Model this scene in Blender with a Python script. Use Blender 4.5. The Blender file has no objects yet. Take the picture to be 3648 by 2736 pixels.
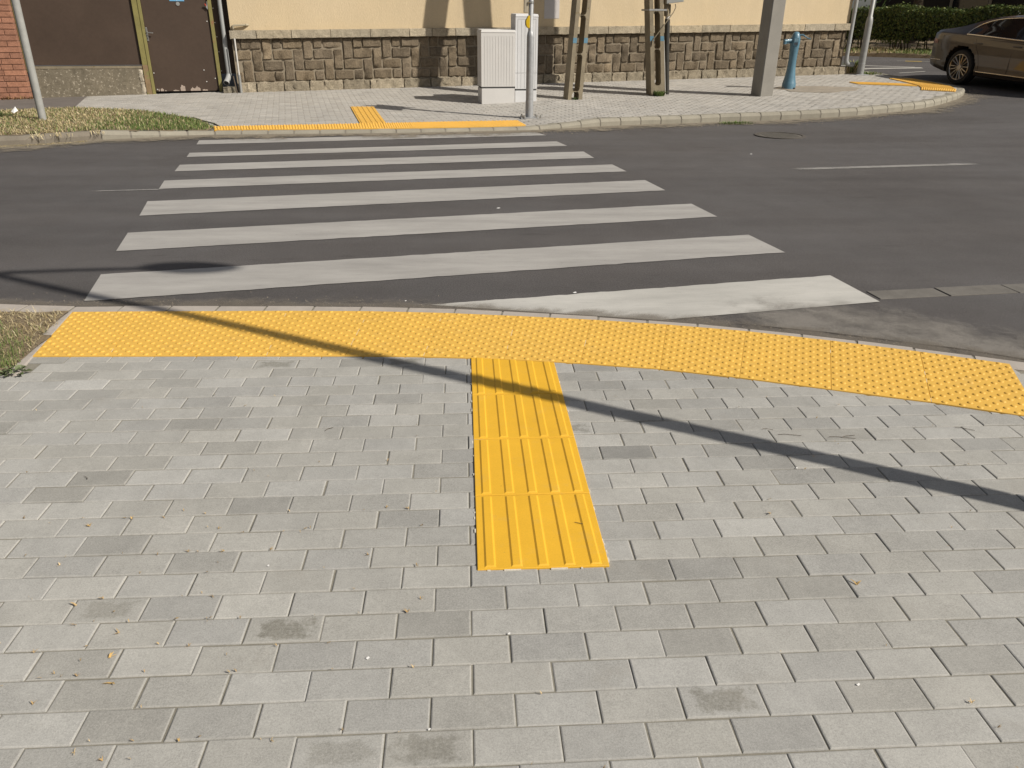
import bpy, math, random
import numpy as np
from mathutils import Matrix, Vector

SC = bpy.context.scene
COL = SC.collection
random.seed(7)
rng = np.random.default_rng(11)
rad = math.radians

# ------------------------------------------------------------------ camera
cam = bpy.data.cameras.new('camera')
cam.lens = 27.498
cam.sensor_width = 36
cam.clip_start = 0.05
cam.clip_end = 900
co = bpy.data.objects.new('camera', cam)
COL.objects.link(co)
cr, cu, cf = Vector((.998, -.0592, .0084)), Vector((.0173, .4209, .9069)), Vector((.0572, .905, -.4209))
cf.normalize(); cr = cf.cross(cu).normalized(); cu = cr.cross(cf)
cm = Matrix((cr, cu, -cf)).transposed().to_4x4()
cm.translation = (0, -1.503, 1.48)
co.matrix_world = cm
SC.camera = co

# ------------------------------------------------------------------ sky, sun, exposure
SUN_AZ, SUN_EL = rad(-30.3), rad(40)
sdir = Vector((math.cos(SUN_AZ) * math.cos(SUN_EL), math.sin(SUN_AZ) * math.cos(SUN_EL), math.sin(SUN_EL)))
w = bpy.data.worlds.new('World')
SC.world = w
w.use_nodes = True
wn = w.node_tree
sky = wn.nodes.new('ShaderNodeTexSky')
sky.sky_type = 'NISHITA'
sky.sun_disc = False
sky.sun_elevation = SUN_EL
sky.sun_rotation = math.atan2(sdir.x, sdir.y)
sky.dust_density = 2.0
bg = wn.nodes['Background']
bg.inputs['Strength'].default_value = 0.062
hs = wn.nodes.new('ShaderNodeHueSaturation')
hs.inputs['Saturation'].default_value = .5
wn.links.new(sky.outputs[0], hs.inputs['Color'])
wn.links.new(hs.outputs[0], bg.inputs['Color'])
sl = bpy.data.lights.new('sun', 'SUN')
sl.energy = 5.0
sl.angle = rad(.5)
sl.color = (1, .94, .84)
so = bpy.data.objects.new('sun', sl)
COL.objects.link(so)
so.rotation_euler = sdir.to_track_quat('Z', 'Y').to_euler()
so.location = sdir * 30
SC.view_settings.view_transform = 'Standard'
SC.view_settings.look = 'None'
SC.view_settings.gamma = 1
SC.view_settings.exposure = 0.06
SC.render.engine = 'CYCLES'
SC.cycles.max_bounces = 6
SC.cycles.diffuse_bounces = 3
SC.cycles.caustics_reflective = False
SC.cycles.caustics_refractive = False

# ------------------------------------------------------------------ node helpers
def new_mat(name):
    m = bpy.data.materials.new(name)
    m.use_nodes = True
    return m, m.node_tree, m.node_tree.nodes['Principled BSDF']

def nd(nt, typ, **kw):
    n = nt.nodes.new('ShaderNode' + typ)
    for k, v in kw.items():
        if hasattr(n, k): setattr(n, k, v)
        else: n.inputs[k].default_value = v
    return n

def setin(nt, sock, v):
    if isinstance(v, bpy.types.NodeSocket): nt.links.new(v, sock)
    else: sock.default_value = v

def pos(nt): return nd(nt, 'NewGeometry').outputs['Position']

def noise(nt, scale, detail=4, rough=.55, vec=None, stretch=None):
    v = vec or pos(nt)
    if stretch:
        mp = nd(nt, 'Mapping'); nt.links.new(v, mp.inputs[0]); mp.inputs['Scale'].default_value = stretch; v = mp.outputs[0]
    n = nd(nt, 'TexNoise'); n.inputs['Scale'].default_value = scale
    n.inputs['Detail'].default_value = detail; n.inputs['Roughness'].default_value = rough
    nt.links.new(v, n.inputs['Vector'])
    return n.outputs['Fac']

def remap(nt, x, a, b, c=0., d=1.):
    n = nd(nt, 'MapRange'); n.clamp = True
    setin(nt, n.inputs[0], x)
    for i, v in enumerate((a, b, c, d)): setin(nt, n.inputs[i + 1], v)
    return n.outputs[0]

def math_(nt, op, a, b=0.):
    n = nd(nt, 'Math', operation=op)
    setin(nt, n.inputs[0], a); setin(nt, n.inputs[1], b)
    return n.outputs[0]

def mix(nt, fac, a, b, mode='MIX'):
    n = nt.nodes.new('ShaderNodeMix'); n.data_type = 'RGBA'; n.blend_type = mode
    setin(nt, n.inputs[0], fac)
    for s, v in ((n.inputs[6], a), (n.inputs[7], b)):
        if isinstance(v, (tuple, list)) and len(v) == 3: v = (*v, 1)
        setin(nt, s, v)
    return n.outputs[2]

def gray(nt, x):
    n = nd(nt, 'CombineColor')
    for i in range(3): setin(nt, n.inputs[i], x)
    return n.outputs[0]

def bump(nt, bs, h, strength=.3, dist=.01):
    b = nd(nt, 'Bump'); b.inputs['Strength'].default_value = strength; b.inputs['Distance'].default_value = dist
    nt.links.new(h, b.inputs['Height']); nt.links.new(b.outputs[0], bs.inputs['Normal'])

def attr(nt, name):
    n = nd(nt, 'Attribute'); n.attribute_name = name
    return n

def pm(name, c, var=.18, scale=6., rough=.8, bs=.15, bscale=90., metal=0., spec=.4, spots=None, coat=0., stretch=None, bdist=.004):
    """mottled painted / mineral surface"""
    m, nt, b = new_mat(name)
    f = noise(nt, scale, 5, .6, stretch=stretch)
    g = noise(nt, scale * 14, 3, .6)
    k = math_(nt, 'ADD', remap(nt, f, .25, .75, 1 - var, 1 + var), remap(nt, g, .3, .7, -var * .4, var * .4))
    col = mix(nt, 1., (*c, 1), gray(nt, k), 'MULTIPLY')
    if spots:
        s = noise(nt, spots[1], 4, .7)
        col = mix(nt, remap(nt, s, spots[2], spots[2] + .06), col, spots[0])
    nt.links.new(col, b.inputs['Base Color'])
    b.inputs['Roughness'].default_value = rough
    b.inputs['Metallic'].default_value = metal
    b.inputs['Specular IOR Level'].default_value = spec
    b.inputs['Coat Weight'].default_value = coat
    b.inputs['Coat Roughness'].default_value = .04
    if bs: bump(nt, b, noise(nt, bscale, 4, .6), bs, bdist)
    return m

# ------------------------------------------------------------------ materials
def make_paver(name, lum, warm, chips=True, cool=(1., .984, .935), warmc=(1., .972, .895)):
    m, nt, b = new_mat(name)
    at = attr(nt, 'tone')
    sep = nd(nt, 'SeparateColor'); nt.links.new(at.outputs['Color'], sep.inputs[0])
    tone, stain, hue = sep.outputs[0], sep.outputs[1], sep.outputs[2]
    base = mix(nt, hue, tuple(lum * x for x in cool), tuple(lum * x for x in warmc))
    col = mix(nt, 1., base, gray(nt, tone), 'MULTIPLY')
    f1 = noise(nt, 7, 5, .65); f2 = noise(nt, 420, 3, .75); f3 = noise(nt, 45, 4, .6)
    k = math_(nt, 'ADD', math_(nt, 'ADD', math_(nt, 'MULTIPLY', remap(nt, f1, .3, .7, .90, 1.07), remap(nt, noise(nt, 1.1, 4, .6), .3, .7, .93, 1.05)), math_(nt, 'ADD', remap(nt, f2, .28, .72, -.2, .2), remap(nt, noise(nt, 190, 2, .6), .32, .68, -.10, .10))), remap(nt, f3, .3, .7, -.05, .05))
    col = mix(nt, 1., col, gray(nt, k), 'MULTIPLY')
    if chips:
        uv = nd(nt, 'UVMap'); sx = nd(nt, 'SeparateXYZ'); nt.links.new(uv.outputs[0], sx.inputs[0])
        dx = math_(nt, 'ABSOLUTE', math_(nt, 'SUBTRACT', sx.outputs[0], .5)); dy = math_(nt, 'ABSOLUTE', math_(nt, 'SUBTRACT', sx.outputs[1], .5))
        d = math_(nt, 'MAXIMUM', dx, dy)
        d = math_(nt, 'ADD', d, remap(nt, noise(nt, 22, 4, .7), .3, .7, -.17, .17))
        msk = math_(nt, 'MULTIPLY', remap(nt, d, .26, .40, 1, 0), stain)
        msk = math_(nt, 'MULTIPLY', msk, remap(nt, noise(nt, 130, 3, .7), .35, .6, .45, 1))
        col = mix(nt, msk, col, mix(nt, 1., col, (.58, .57, .53), 'MULTIPLY'))
        # worn, dusty rims of the stones
        rim = math_(nt, 'MULTIPLY', remap(nt, math_(nt, 'MAXIMUM', dx, dy), .455, .495, 0, .55), remap(nt, noise(nt, 14, 3, .6), .4, .65))
        col = mix(nt, rim, col, tuple(lum * x for x in (1.12, 1.08, 1.0)))
        dk = math_(nt, 'MULTIPLY', remap(nt, noise(nt, 4.3, 4, .7), .58, .74), .28)
        col = mix(nt, dk, col, tuple(lum * x for x in (.80, .74, .64)))
        pit = remap(nt, noise(nt, 160, 2, .5), .70, .76)
        col = mix(nt, math_(nt, 'MULTIPLY', pit, .35), col, (.10, .095, .085))
        col = mix(nt, math_(nt, 'MULTIPLY', remap(nt, noise(nt, 210, 2, .5), .72, .76), .5), col, (.55, .53, .48))
    nt.links.new(col, b.inputs['Base Color'])
    b.inputs['Roughness'].default_value = .9
    b.inputs['Specular IOR Level'].default_value = .25
    bump(nt, b, math_(nt, 'ADD', f2, math_(nt, 'MULTIPLY', noise(nt, 110, 3, .6), .7)), .28, .003)
    return m

M = {}
M['paver'] = make_paver('near_pavers', .342, 0)
M['farpaver'] = make_paver('far_pavers', .37, 0, chips=False, cool=(1., .955, .885), warmc=(1., .94, .85))
M['sand'] = pm('joint_sand', (.21, .195, .16), .25, 20, .95, .5, 300)
M['kerb'] = pm('kerb_concrete', (.365, .328, .292), .12, 9, .9, .3, 200)
M['kerbfar'] = pm('kerb_concrete_old', (.27, .248, .20), .16, 4, .9, .3, 160)
M['mortar'] = pm('joint_mortar', (.20, .18, .15), .2, 30, .95, .4, 200)

def make_asphalt():
    m, nt, b = new_mat('asphalt')
    big = noise(nt, .55, 5, .6); mid = noise(nt, 3.5, 5, .6)
    fine = noise(nt, 260, 3, .8); fine2 = noise(nt, 90, 3, .7)
    lane = noise(nt, 1.4, 3, .5, stretch=(.12, 1.3, 1))
    k = math_(nt, 'ADD', remap(nt, big, .3, .7, .84, 1.12), remap(nt, mid, .3, .7, -.07, .07))
    k = math_(nt, 'ADD', k, remap(nt, lane, .3, .7, -.12, .12))
    k = math_(nt, 'ADD', k, remap(nt, fine, .3, .7, -.34, .34))
    k = math_(nt, 'ADD', k, remap(nt, fine2, .3, .7, -.24, .24))
    col = mix(nt, 1., mix(nt, remap(nt, big, .4, .6), (.088, .081, .079), (.084, .079, .0785)), gray(nt, k), 'MULTIPLY')
    col = mix(nt, math_(nt, 'MULTIPLY', remap(nt, noise(nt, 330, 2, .5), .66, .72), .5), col, (.22, .20, .175))
    col = mix(nt, math_(nt, 'MULTIPLY', remap(nt, noise(nt, 2.2, 5, .75, stretch=(.35, 1.6, 1)), .62, .68), .45), col, (.045, .042, .04))
    nt.links.new(col, b.inputs['Base Color'])
    b.inputs['Roughness'].default_value = .82
    b.inputs['Specular IOR Level'].default_value = .3
    bump(nt, b, math_(nt, 'ADD', fine, fine2), .5, .006)
    return m
M['asphalt'] = make_asphalt()

def make_paint(name, c, wear):
    m, nt, b = new_mat(name)
    f = noise(nt, 2.2, 5, .65, stretch=(.5, 2.2, 1)); g = noise(nt, 240, 3, .75); h = noise(nt, 14, 4, .7, stretch=(.35, 2.4, 1))
    k = math_(nt, 'ADD', remap(nt, f, .3, .72, .82, 1.16), remap(nt, g, .3, .7, -.13, .13))
    col = mix(nt, 1., (*c, 1), gray(nt, k), 'MULTIPLY')
    col = mix(nt, math_(nt, 'MULTIPLY', remap(nt, h, .60, .72), .45), col, tuple(x * .6 for x in c))
    col = mix(nt, math_(nt, 'MULTIPLY', remap(nt, noise(nt, 34, 4, .7), wear, wear + .05), .65), col, (.12, .11, .1))
    nt.links.new(col, b.inputs['Base Color'])
    b.inputs['Roughness'].default_value = .75
    b.inputs['Specular IOR Level'].default_value = .3
    bump(nt, b, g, .3, .003)
    return m
M['paint'] = make_paint('zebra_paint', (.335, .322, .305), .68)
M['paintkerb'] = make_paint('fresh_zebra_paint', (.43, .418, .39), .72)
M['paintfar'] = make_paint('marking_paint', (.42, .41, .38), .62)
M['paintyel'] = make_paint('yellow_marking_paint', (.55, .4, .12), .62)

def make_alpha(name, c, scale, lo, hi, amount, edge=True):
    """thin layer of dust or worn aggregate that breaks up towards its edges"""
    m, nt, b = new_mat(name)
    uv = nd(nt, 'UVMap'); sx = nd(nt, 'SeparateXYZ'); nt.links.new(uv.outputs[0], sx.inputs[0])
    e = remap(nt, sx.outputs[1], 0, 1, 1, 0)
    ex = math_(nt, 'MULTIPLY', remap(nt, sx.outputs[0], 0, .12), remap(nt, sx.outputs[0], .88, 1, 1, 0))
    a = math_(nt, 'MULTIPLY', e, ex)
    f = math_(nt, 'ADD', noise(nt, scale, 5, .7), math_(nt, 'MULTIPLY', math_(nt, 'SUBTRACT', a, .5), .5))
    g = noise(nt, 260, 2, .7)
    al = math_(nt, 'MULTIPLY', remap(nt, math_(nt, 'ADD', f, math_(nt, 'MULTIPLY', math_(nt, 'SUBTRACT', g, .5), .7)), lo, hi), amount)
    al = math_(nt, 'MULTIPLY', al, remap(nt, a, 0, .25))
    nt.links.new(al, b.inputs['Alpha'])
    k = remap(nt, noise(nt, 180, 3, .8), .3, .7, .7, 1.3)
    nt.links.new(mix(nt, 1., (*c, 1), gray(nt, k), 'MULTIPLY'), b.inputs['Base Color'])
    b.inputs['Roughness'].default_value = .95
    b.inputs['Specular IOR Level'].default_value = .2
    return m
M['dust'] = make_alpha('kerbside_dust', (.25, .215, .165), 5, .35, .62, .8)
M['dustnear'] = make_alpha('near_kerb_dust', (.19, .165, .135), 5, .42, .66, .55)
M['worn'] = make_alpha('worn_aggregate', (.24, .222, .20), 2.2, .42, .72, .75)
M['faint'] = make_alpha('faint_lane_paint', (.30, .29, .275), 3, .20, .62, .8)

def make_tactile(name, c):
    m, nt, b = new_mat(name)
    f = noise(nt, 5, 5, .6); g = noise(nt, 190, 3, .7)
    k = math_(nt, 'ADD', remap(nt, f, .3, .7, .94, 1.05), remap(nt, g, .3, .7, -.05, .05))
    col = mix(nt, 1., (*c, 1), gray(nt, k), 'MULTIPLY')
    d = remap(nt, noise(nt, 9, 5, .75), .56, .74)
    col = mix(nt, math_(nt, 'MULTIPLY', d, .3), col, (.5, .36, .15))
    col = mix(nt, math_(nt, 'MULTIPLY', remap(nt, noise(nt, 70, 3, .6), .71, .75), .6), col, (.34, .22, .06))
    nt.links.new(col, b.inputs['Base Color'])
    b.inputs['Roughness'].default_value = .55
    b.inputs['Specular IOR Level'].default_value = .35
    bump(nt, b, g, .12, .003)
    return m
M['warn'] = make_tactile('warning_plate_yellow', (.68, .405, .075))
M['guide'] = make_tactile('guide_plate_yellow', (.70, .395, .030))
M['farwarn'] = make_tactile('far_plate_yellow', (.68, .39, .07))
M['adhesive'] = pm('white_adhesive', (.62, .58, .5), .15, 30, .8, .3, 200)

def make_stucco():
    m, nt, b = new_mat('yellow_stucco')
    v = noise(nt, 70, 4, .7, stretch=(1, 1, .35)); st = noise(nt, 3.0, 5, .6, stretch=(1, 1, .3)); big = noise(nt, .8, 4, .6)
    k = math_(nt, 'ADD', remap(nt, st, .3, .7, .95, 1.04), remap(nt, v, .3, .7, -.06, .06))
    col = mix(nt, 1., mix(nt, remap(nt, big, .35, .65), (.578, .468, .312), (.572, .458, .297)), gray(nt, k), 'MULTIPLY')
    nt.links.new(col, b.inputs['Base Color'])
    b.inputs['Roughness'].default_value = .95
    b.inputs['Specular IOR Level'].default_value = .15
    bump(nt, b, v, .55, .012)
    return m
M['stucco'] = make_stucco()
M['patch'] = pm('pale_paint_patch', (.52, .49, .47), .06, 5, .95, .4, 70)

def make_stone(name, c1, c2, bs=.8):
    m, nt, b = new_mat(name)
    at = attr(nt, 'tone'); sep = nd(nt, 'SeparateColor'); nt.links.new(at.outputs['Color'], sep.inputs[0])
    f = noise(nt, 9, 5, .7); g = noise(nt, 75, 5, .7)
    col = mix(nt, sep.outputs[2], c1, c2)
    k = math_(nt, 'ADD', remap(nt, f, .3, .7, .74, 1.24), remap(nt, g, .3, .7, -.34, .34))
    col = mix(nt, 1., mix(nt, 1., col, gray(nt, k), 'MULTIPLY'), gray(nt, sep.outputs[0]), 'MULTIPLY')
    nt.links.new(col, b.inputs['Base Color'])
    b.inputs['Roughness'].default_value = .92
    b.inputs['Specular IOR Level'].default_value = .2
    bump(nt, b, math_(nt, 'ADD', noise(nt, 28, 5, .75), math_(nt, 'MULTIPLY', g, .5)), bs, .03)
    return m
M['stone'] = make_stone('brown_facing_stone', (.172, .138, .098), (.215, .168, .112), .9)
M['cornice'] = make_stone('pale_ledge_stone', (.40, .335, .235), (.36, .315, .24), .6)
M['basestone'] = make_stone('weathered_base_stone', (.40, .34, .25), (.29, .25, .185), 1.)
M['stonemortar'] = pm('stone_mortar', (.245, .205, .15), .15, 8, .95, .5, 150)
M['clay'] = make_stone('red_clay_brick', (.335, .165, .105), (.30, .15, .10), .15)
M['gate'] = pm('brown_gate_paint', (.066, .045, .033), .14, 1.3, .55, .08, 120, spec=.3)
M['olive'] = pm('olive_post_paint', (.21, .185, .065), .18, 5, .6, .15, 60, spots=((.24, .13, .06), 4, .60))
M['rustpost'] = pm('rusty_post_paint', (.22, .15, .08), .22, 5, .7, .25, 60, spots=((.20, .18, .07), 7, .5))
M['plinth'] = pm('weathered_concrete', (.165, .14, .10), .2, 2.5, .95, .5, 70, spots=((.42, .37, .29), 24, .575), bdist=.01)
M['chipped'] = pm('bare_chipped_render', (.42, .37, .29), .3, 14, .95, .9, 40, bdist=.02)
M['block'] = pm('rough_concrete_block', (.2, .175, .13), .3, 14, .95, .8, 60, spots=((.42, .38, .3), 40, .63), bdist=.01)
M['pipegrey'] = pm('grey_downpipe', (.33, .335, .33), .08, 3, .45, .05, 60)
M['rubber'] = pm('dark_rubber', (.03, .03, .03), .2, 20, .7, .1, 80)
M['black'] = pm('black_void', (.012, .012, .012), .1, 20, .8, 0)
M['zinc'] = pm('galvanised_steel', (.345, .35, .355), .14, 16, .5, .08, 80, metal=.3, spec=.45)
M['steelold'] = pm('weathered_steel', (.30, .30, .29), .14, 10, .55, .1, 60, metal=.3, spots=((.26, .18, .1), 8, .72))
M['poleGrey'] = pm('grey_painted_pole', (.30, .30, .285), .12, 8, .6, .1, 60)
M['bolt'] = pm('bolt_steel', (.5, .5, .48), .2, 40, .35, 0, metal=.9)
M['whitemetal'] = pm('white_metal', (.55, .53, .5), .1, 10, .5, .05, 60)
M['cab'] = pm('light_grey_cabinet', (.57, .555, .535), .04, 3, .55, .06, 260)
M['cab2'] = pm('cool_grey_cabinet', (.585, .585, .59), .04, 3, .55, .06, 260)
M['seam'] = pm('dark_seam', (.12, .12, .12), .1, 10, .7, 0)
M['yellow'] = pm('yellow_plastic', (.66, .44, .02), .06, 10, .4, .04, 60)
M['beige'] = pm('beige_box', (.42, .37, .28), .08, 6, .6, .05, 60)
M['conc'] = pm('aged_concrete', (.215, .18, .125), .22, 5, .95, .6, 90, spots=((.17, .13, .06), 9, .62), bdist=.008)
M['conc3'] = pm('grey_pole_concrete', (.25, .235, .208), .08, 4, .9, .25, 140, spots=((.42, .41, .38), 13, .74))
M['bluepaint'] = pm('faded_blue_paint', (.10, .20, .27), .25, 30, .9, .2, 80)
M['pump'] = pm('pump_blue_enamel', (.088, .182, .245), .14, 14, .38, .12, 90, spec=.5, coat=.2)
M['pumpdark'] = pm('worn_badge', (.05, .06, .07), .4, 60, .6, .3, 90)
M['pumplight'] = pm('badge_frame', (.24, .36, .43), .2, 60, .5, .2, 90)
M['cable'] = pm('black_cable_duct', (.035, .033, .028), .2, 12, .7, .1, 50)
M['iron'] = pm('cast_iron', (.085, .075, .065), .2, 16, .7, .6, 60)
M['patchconc'] = pm('rough_concrete_apron', (.27, .235, .19), .2, 5, .95, .6, 90)
M['soil'] = pm('dry_soil', (.21, .16, .10), .3, 9, .97, .9, 60, bdist=.02)
M['earth'] = pm('open_ground', (.13, .12, .07), .3, .6, .97, .4, 6)
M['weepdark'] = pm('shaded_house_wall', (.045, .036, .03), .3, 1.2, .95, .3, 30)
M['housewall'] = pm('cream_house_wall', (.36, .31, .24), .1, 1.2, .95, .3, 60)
M['roof'] = pm('roof_tile', (.17, .085, .055), .25, 6, .9, .6, 30)
M['glassdark'] = pm('window_glass', (.02, .022, .024), .1, 2, .06, 0, spec=.6)
M['bark'] = pm('tree_bark', (.10, .075, .05), .3, 14, .95, .9, 40, bdist=.03)
M['paper'] = pm('white_paper', (.75, .74, .72), .06, 30, .8, .1, 60)
M['sign'] = pm('blue_plate', (.13, .36, .58), .04, 8, .45, 0)
M['white'] = pm('white_lettering', (.75, .77, .78), .04, 20, .5, 0)
M['red'] = pm('red_ribbon', (.42, .05, .03), .1, 20, .6, 0)

def make_leaf(name, rough=.6, trans=.25):
    m, nt, b = new_mat(name)
    at = attr(nt, 'tone')
    k = remap(nt, noise(nt, 40, 2, .5), .3, .7, .8, 1.2)
    nt.links.new(mix(nt, 1., at.outputs['Color'], gray(nt, k), 'MULTIPLY'), b.inputs['Base Color'])
    b.inputs['Roughness'].default_value = rough
    b.inputs['Specular IOR Level'].default_value = .3
    tr = nd(nt, 'BsdfTranslucent'); nt.links.new(at.outputs['Color'], tr.inputs[0])
    mx = nd(nt, 'MixShader'); mx.inputs[0].default_value = trans
    nt.links.new(b.outputs[0], mx.inputs[1]); nt.links.new(tr.outputs[0], mx.inputs[2])
    nt.links.new(mx.outputs[0], nt.nodes['Material Output'].inputs[0])
    return m
M['leaf'] = make_leaf('leaves', .5, .10)
M['grass'] = make_leaf('grass_blades', .8, .2)

# car
def make_carpaint():
    m, nt, b = new_mat('car_paint')
    b.inputs['Base Color'].default_value = (.062, .050, .041, 1)
    b.inputs['Metallic'].default_value = .55
    b.inputs['Roughness'].default_value = .32
    b.inputs['Coat Weight'].default_value = .85
    b.inputs['Coat Roughness'].default_value = .05
    f = noise(nt, 30, 3, .6)
    nt.links.new(remap(nt, f, .3, .7, .28, .42), b.inputs['Roughness'])
    return m
M['carpaint'] = make_carpaint()
M['chrome'] = pm('chrome_trim', (.68, .62, .54), .04, 20, .16, 0, metal=1.)
M['rim'] = pm('alloy_rim', (.44, .40, .35), .08, 20, .3, 0, metal=.85)
M['tyre'] = pm('tyre_rubber', (.022, .021, .02), .2, 20, .85, .3, 60)
M['tail'] = pm('tail_lamp_red', (.14, .02, .015), .1, 20, .12, 0, coat=.6)
M['carwell'] = pm('wheel_well', (.008, .008, .008), .1, 20, .9, 0)
M['carglass'] = pm('tinted_glass', (.018, .016, .015), .1, 3, .04, 0, spec=.6)
M['headlamp'] = pm('headlamp_glass', (.45, .46, .47), .1, 20, .1, 0, coat=.8)
M['carblack'] = pm('gloss_black_trim', (.012, .012, .012), .1, 10, .2, 0)

# ------------------------------------------------------------------ mesh helpers
class MB:
    def __init__(self, T=None):
        self.v, self.f, self.m, self.c, self.uv = [], [], [], [], []
        self.T = T
    def add(self, vs, fs, mi=0, col=None, uvs=None):
        n = len(self.v)
        if self.T is not None:
            vs = [tuple(self.T @ Vector(v)) for v in vs]
        self.v.extend(tuple(map(float, v)) for v in vs)
        for i, f in enumerate(fs):
            self.f.append([n + k for k in f])
            self.m.append(mi if not isinstance(mi, (list, tuple)) else mi[i])
            self.c.append(col if col is None or not isinstance(col, list) else col[i])
            self.uv.append(None if uvs is None else [uvs[k] for k in f])
        return n
    def hexa(self, p, mi=0, col=None):
        self.add(p, [(3, 2, 1, 0), (4, 5, 6, 7), (0, 1, 5, 4), (1, 2, 6, 5), (2, 3, 7, 6), (3, 0, 4, 7)], mi, col)
    def box(self, x0, x1, y0, y1, z0, z1, mi=0, col=None):
        self.hexa([(x0, y0, z0), (x1, y0, z0), (x1, y1, z0), (x0, y1, z0), (x0, y0, z1), (x1, y0, z1), (x1, y1, z1), (x0, y1, z1)], mi, col)
    def tube(self, pts, r, n=12, mi=0, col=None, cap=True):
        pts = [Vector(p) for p in pts]
        rs = r if isinstance(r, (list, tuple)) else [r] * len(pts)
        vs, fs = [], []
        for i, p in enumerate(pts):
            a = pts[max(i - 1, 0)]; b = pts[min(i + 1, len(pts) - 1)]
            t = (b - a).normalized()
            if i == 0:
                ref = Vector((0, 0, 1)) if abs(t.z) < .9 else Vector((1, 0, 0))
                u = t.cross(ref).normalized()
            else:
                u = (u - t * u.dot(t)).normalized()
            q = t.cross(u)
            for k in range(n):
                an = 2 * math.pi * k / n
                vs.append(p + (u * math.cos(an) + q * math.sin(an)) * rs[i])
        for i in range(len(pts) - 1):
            for k in range(n):
                k2 = (k + 1) % n
                fs.append((i * n + k, i * n + k2, (i + 1) * n + k2, (i + 1) * n + k))
        if cap:
            fs.append(tuple(range(n))[::-1]); fs.append(tuple((len(pts) - 1) * n + k for k in range(n)))
        self.add(vs, fs, mi, col)
    def lathe(self, prof, c=(0, 0, 0), n=28, mi=0, axis='z', cap=True):
        vs, fs = [], []
        for r, h in prof:
            for k in range(n):
                a = 2 * math.pi * k / n
                x, y = r * math.cos(a), r * math.sin(a)
                vs.append((c[0] + x, c[1] + y, c[2] + h) if axis == 'z' else ((c[0] + x, c[1] + h, c[2] + y) if axis == 'y' else (c[0] + h, c[1] + x, c[2] + y)))
        for i in range(len(prof) - 1):
            for k in range(n):
                k2 = (k + 1) % n
                fs.append((i * n + k, i * n + k2, (i + 1) * n + k2, (i + 1) * n + k))
        if cap:
            fs.append(tuple(range(n))[::-1]); fs.append(tuple((len(prof) - 1) * n + k for k in range(n)))
        self.add(vs, fs, mi)
    def extr(self, poly, vec, mi=0, col=None):
        n = len(poly); vec = Vector(vec)
        vs = [Vector(p) for p in poly] + [Vector(p) + vec for p in poly]
        fs = [tuple(range(n))[::-1], tuple(range(n, 2 * n))] + [(i, (i + 1) % n, n + (i + 1) % n, n + i) for i in range(n)]
        self.add(vs, fs, mi, col)
    def build(self, name, mats, root=None, smooth=None, bevel=None, origin=None, bseg=2):
        me = bpy.data.meshes.new(name)
        off = Vector((0, 0, 0))
        if root is not None: off = Vector(root.get('_o', (0, 0, 0)))
        elif origin is not None: off = Vector(origin)
        V = [(a - off.x, b - off.y, c - off.z) for a, b, c in self.v]
        me.from_pydata(V, [], self.f)
        for mm in (mats if isinstance(mats, (list, tuple)) else [mats]): me.materials.append(mm)
        me.polygons.foreach_set('material_index', self.m)
        if any(c is not None for c in self.c):
            ca = me.attributes.new('tone', 'FLOAT_COLOR', 'CORNER')
            buf = []
            for c, f in zip(self.c, self.f):
                cc = (*(c or (1, 0, .5)), 1)
                buf.extend(cc * len(f))
            ca.data.foreach_set('color', buf)
        if any(u is not None for u in self.uv):
            ul = me.uv_layers.new(name='UVMap')
            buf = []
            for u, f in zip(self.uv, self.f):
                for k in range(len(f)): buf.extend(u[k] if u else (.5, .5))
            ul.data.foreach_set('uv', buf)
        me.validate()
        if smooth is not None:
            me.shade_smooth(); me.set_sharp_from_angle(angle=rad(smooth))
        me.update()
        o = bpy.data.objects.new(name, me)
        COL.objects.link(o)
        if root is not None:
            o.parent = root; o['_o'] = tuple(off)
        else:
            o.location = off; o['_o'] = tuple(off)
        if bevel:
            b = o.modifiers.new('bevel', 'BEVEL'); b.width = bevel; b.segments = bseg; b.limit_method = 'ANGLE'; b.angle_limit = rad(40)
        return o

def thing(name, label, cat, loc, group=None):
    o = bpy.data.objects.new(name, None)
    COL.objects.link(o)
    o.location = loc; o['_o'] = tuple(loc); o.empty_display_size = .2
    return tag(o, label, cat, group)

def tag(o, label=None, cat=None, group=None, kind=None):
    if label: o['label'] = label
    if cat: o['category'] = cat
    if group: o['group'] = group
    if kind: o['kind'] = kind
    return o

def structure(o): o['kind'] = 'structure'; return o

def inpoly(x, y, P):
    r = False
    j = len(P) - 1
    for i in range(len(P)):
        if (P[i][1] > y) != (P[j][1] > y) and x < (P[j][0] - P[i][0]) * (y - P[i][1]) / (P[j][1] - P[i][1]) + P[i][0]: r = not r
        j = i
    return r

def clip(poly, a, b):
    """keep the part of poly left of the line a->b"""
    out = []
    s = lambda q: (b[0] - a[0]) * (q[1] - a[1]) - (b[1] - a[1]) * (q[0] - a[0])
    for i in range(len(poly)):
        p, q = poly[i], poly[(i + 1) % len(poly)]
        sp, sq = s(p), s(q)
        if sp >= 0: out.append(p)
        if (sp >= 0) != (sq >= 0):
            t = sp / (sp - sq); out.append((p[0] + t * (q[0] - p[0]), p[1] + t * (q[1] - p[1])))
    return out

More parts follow.
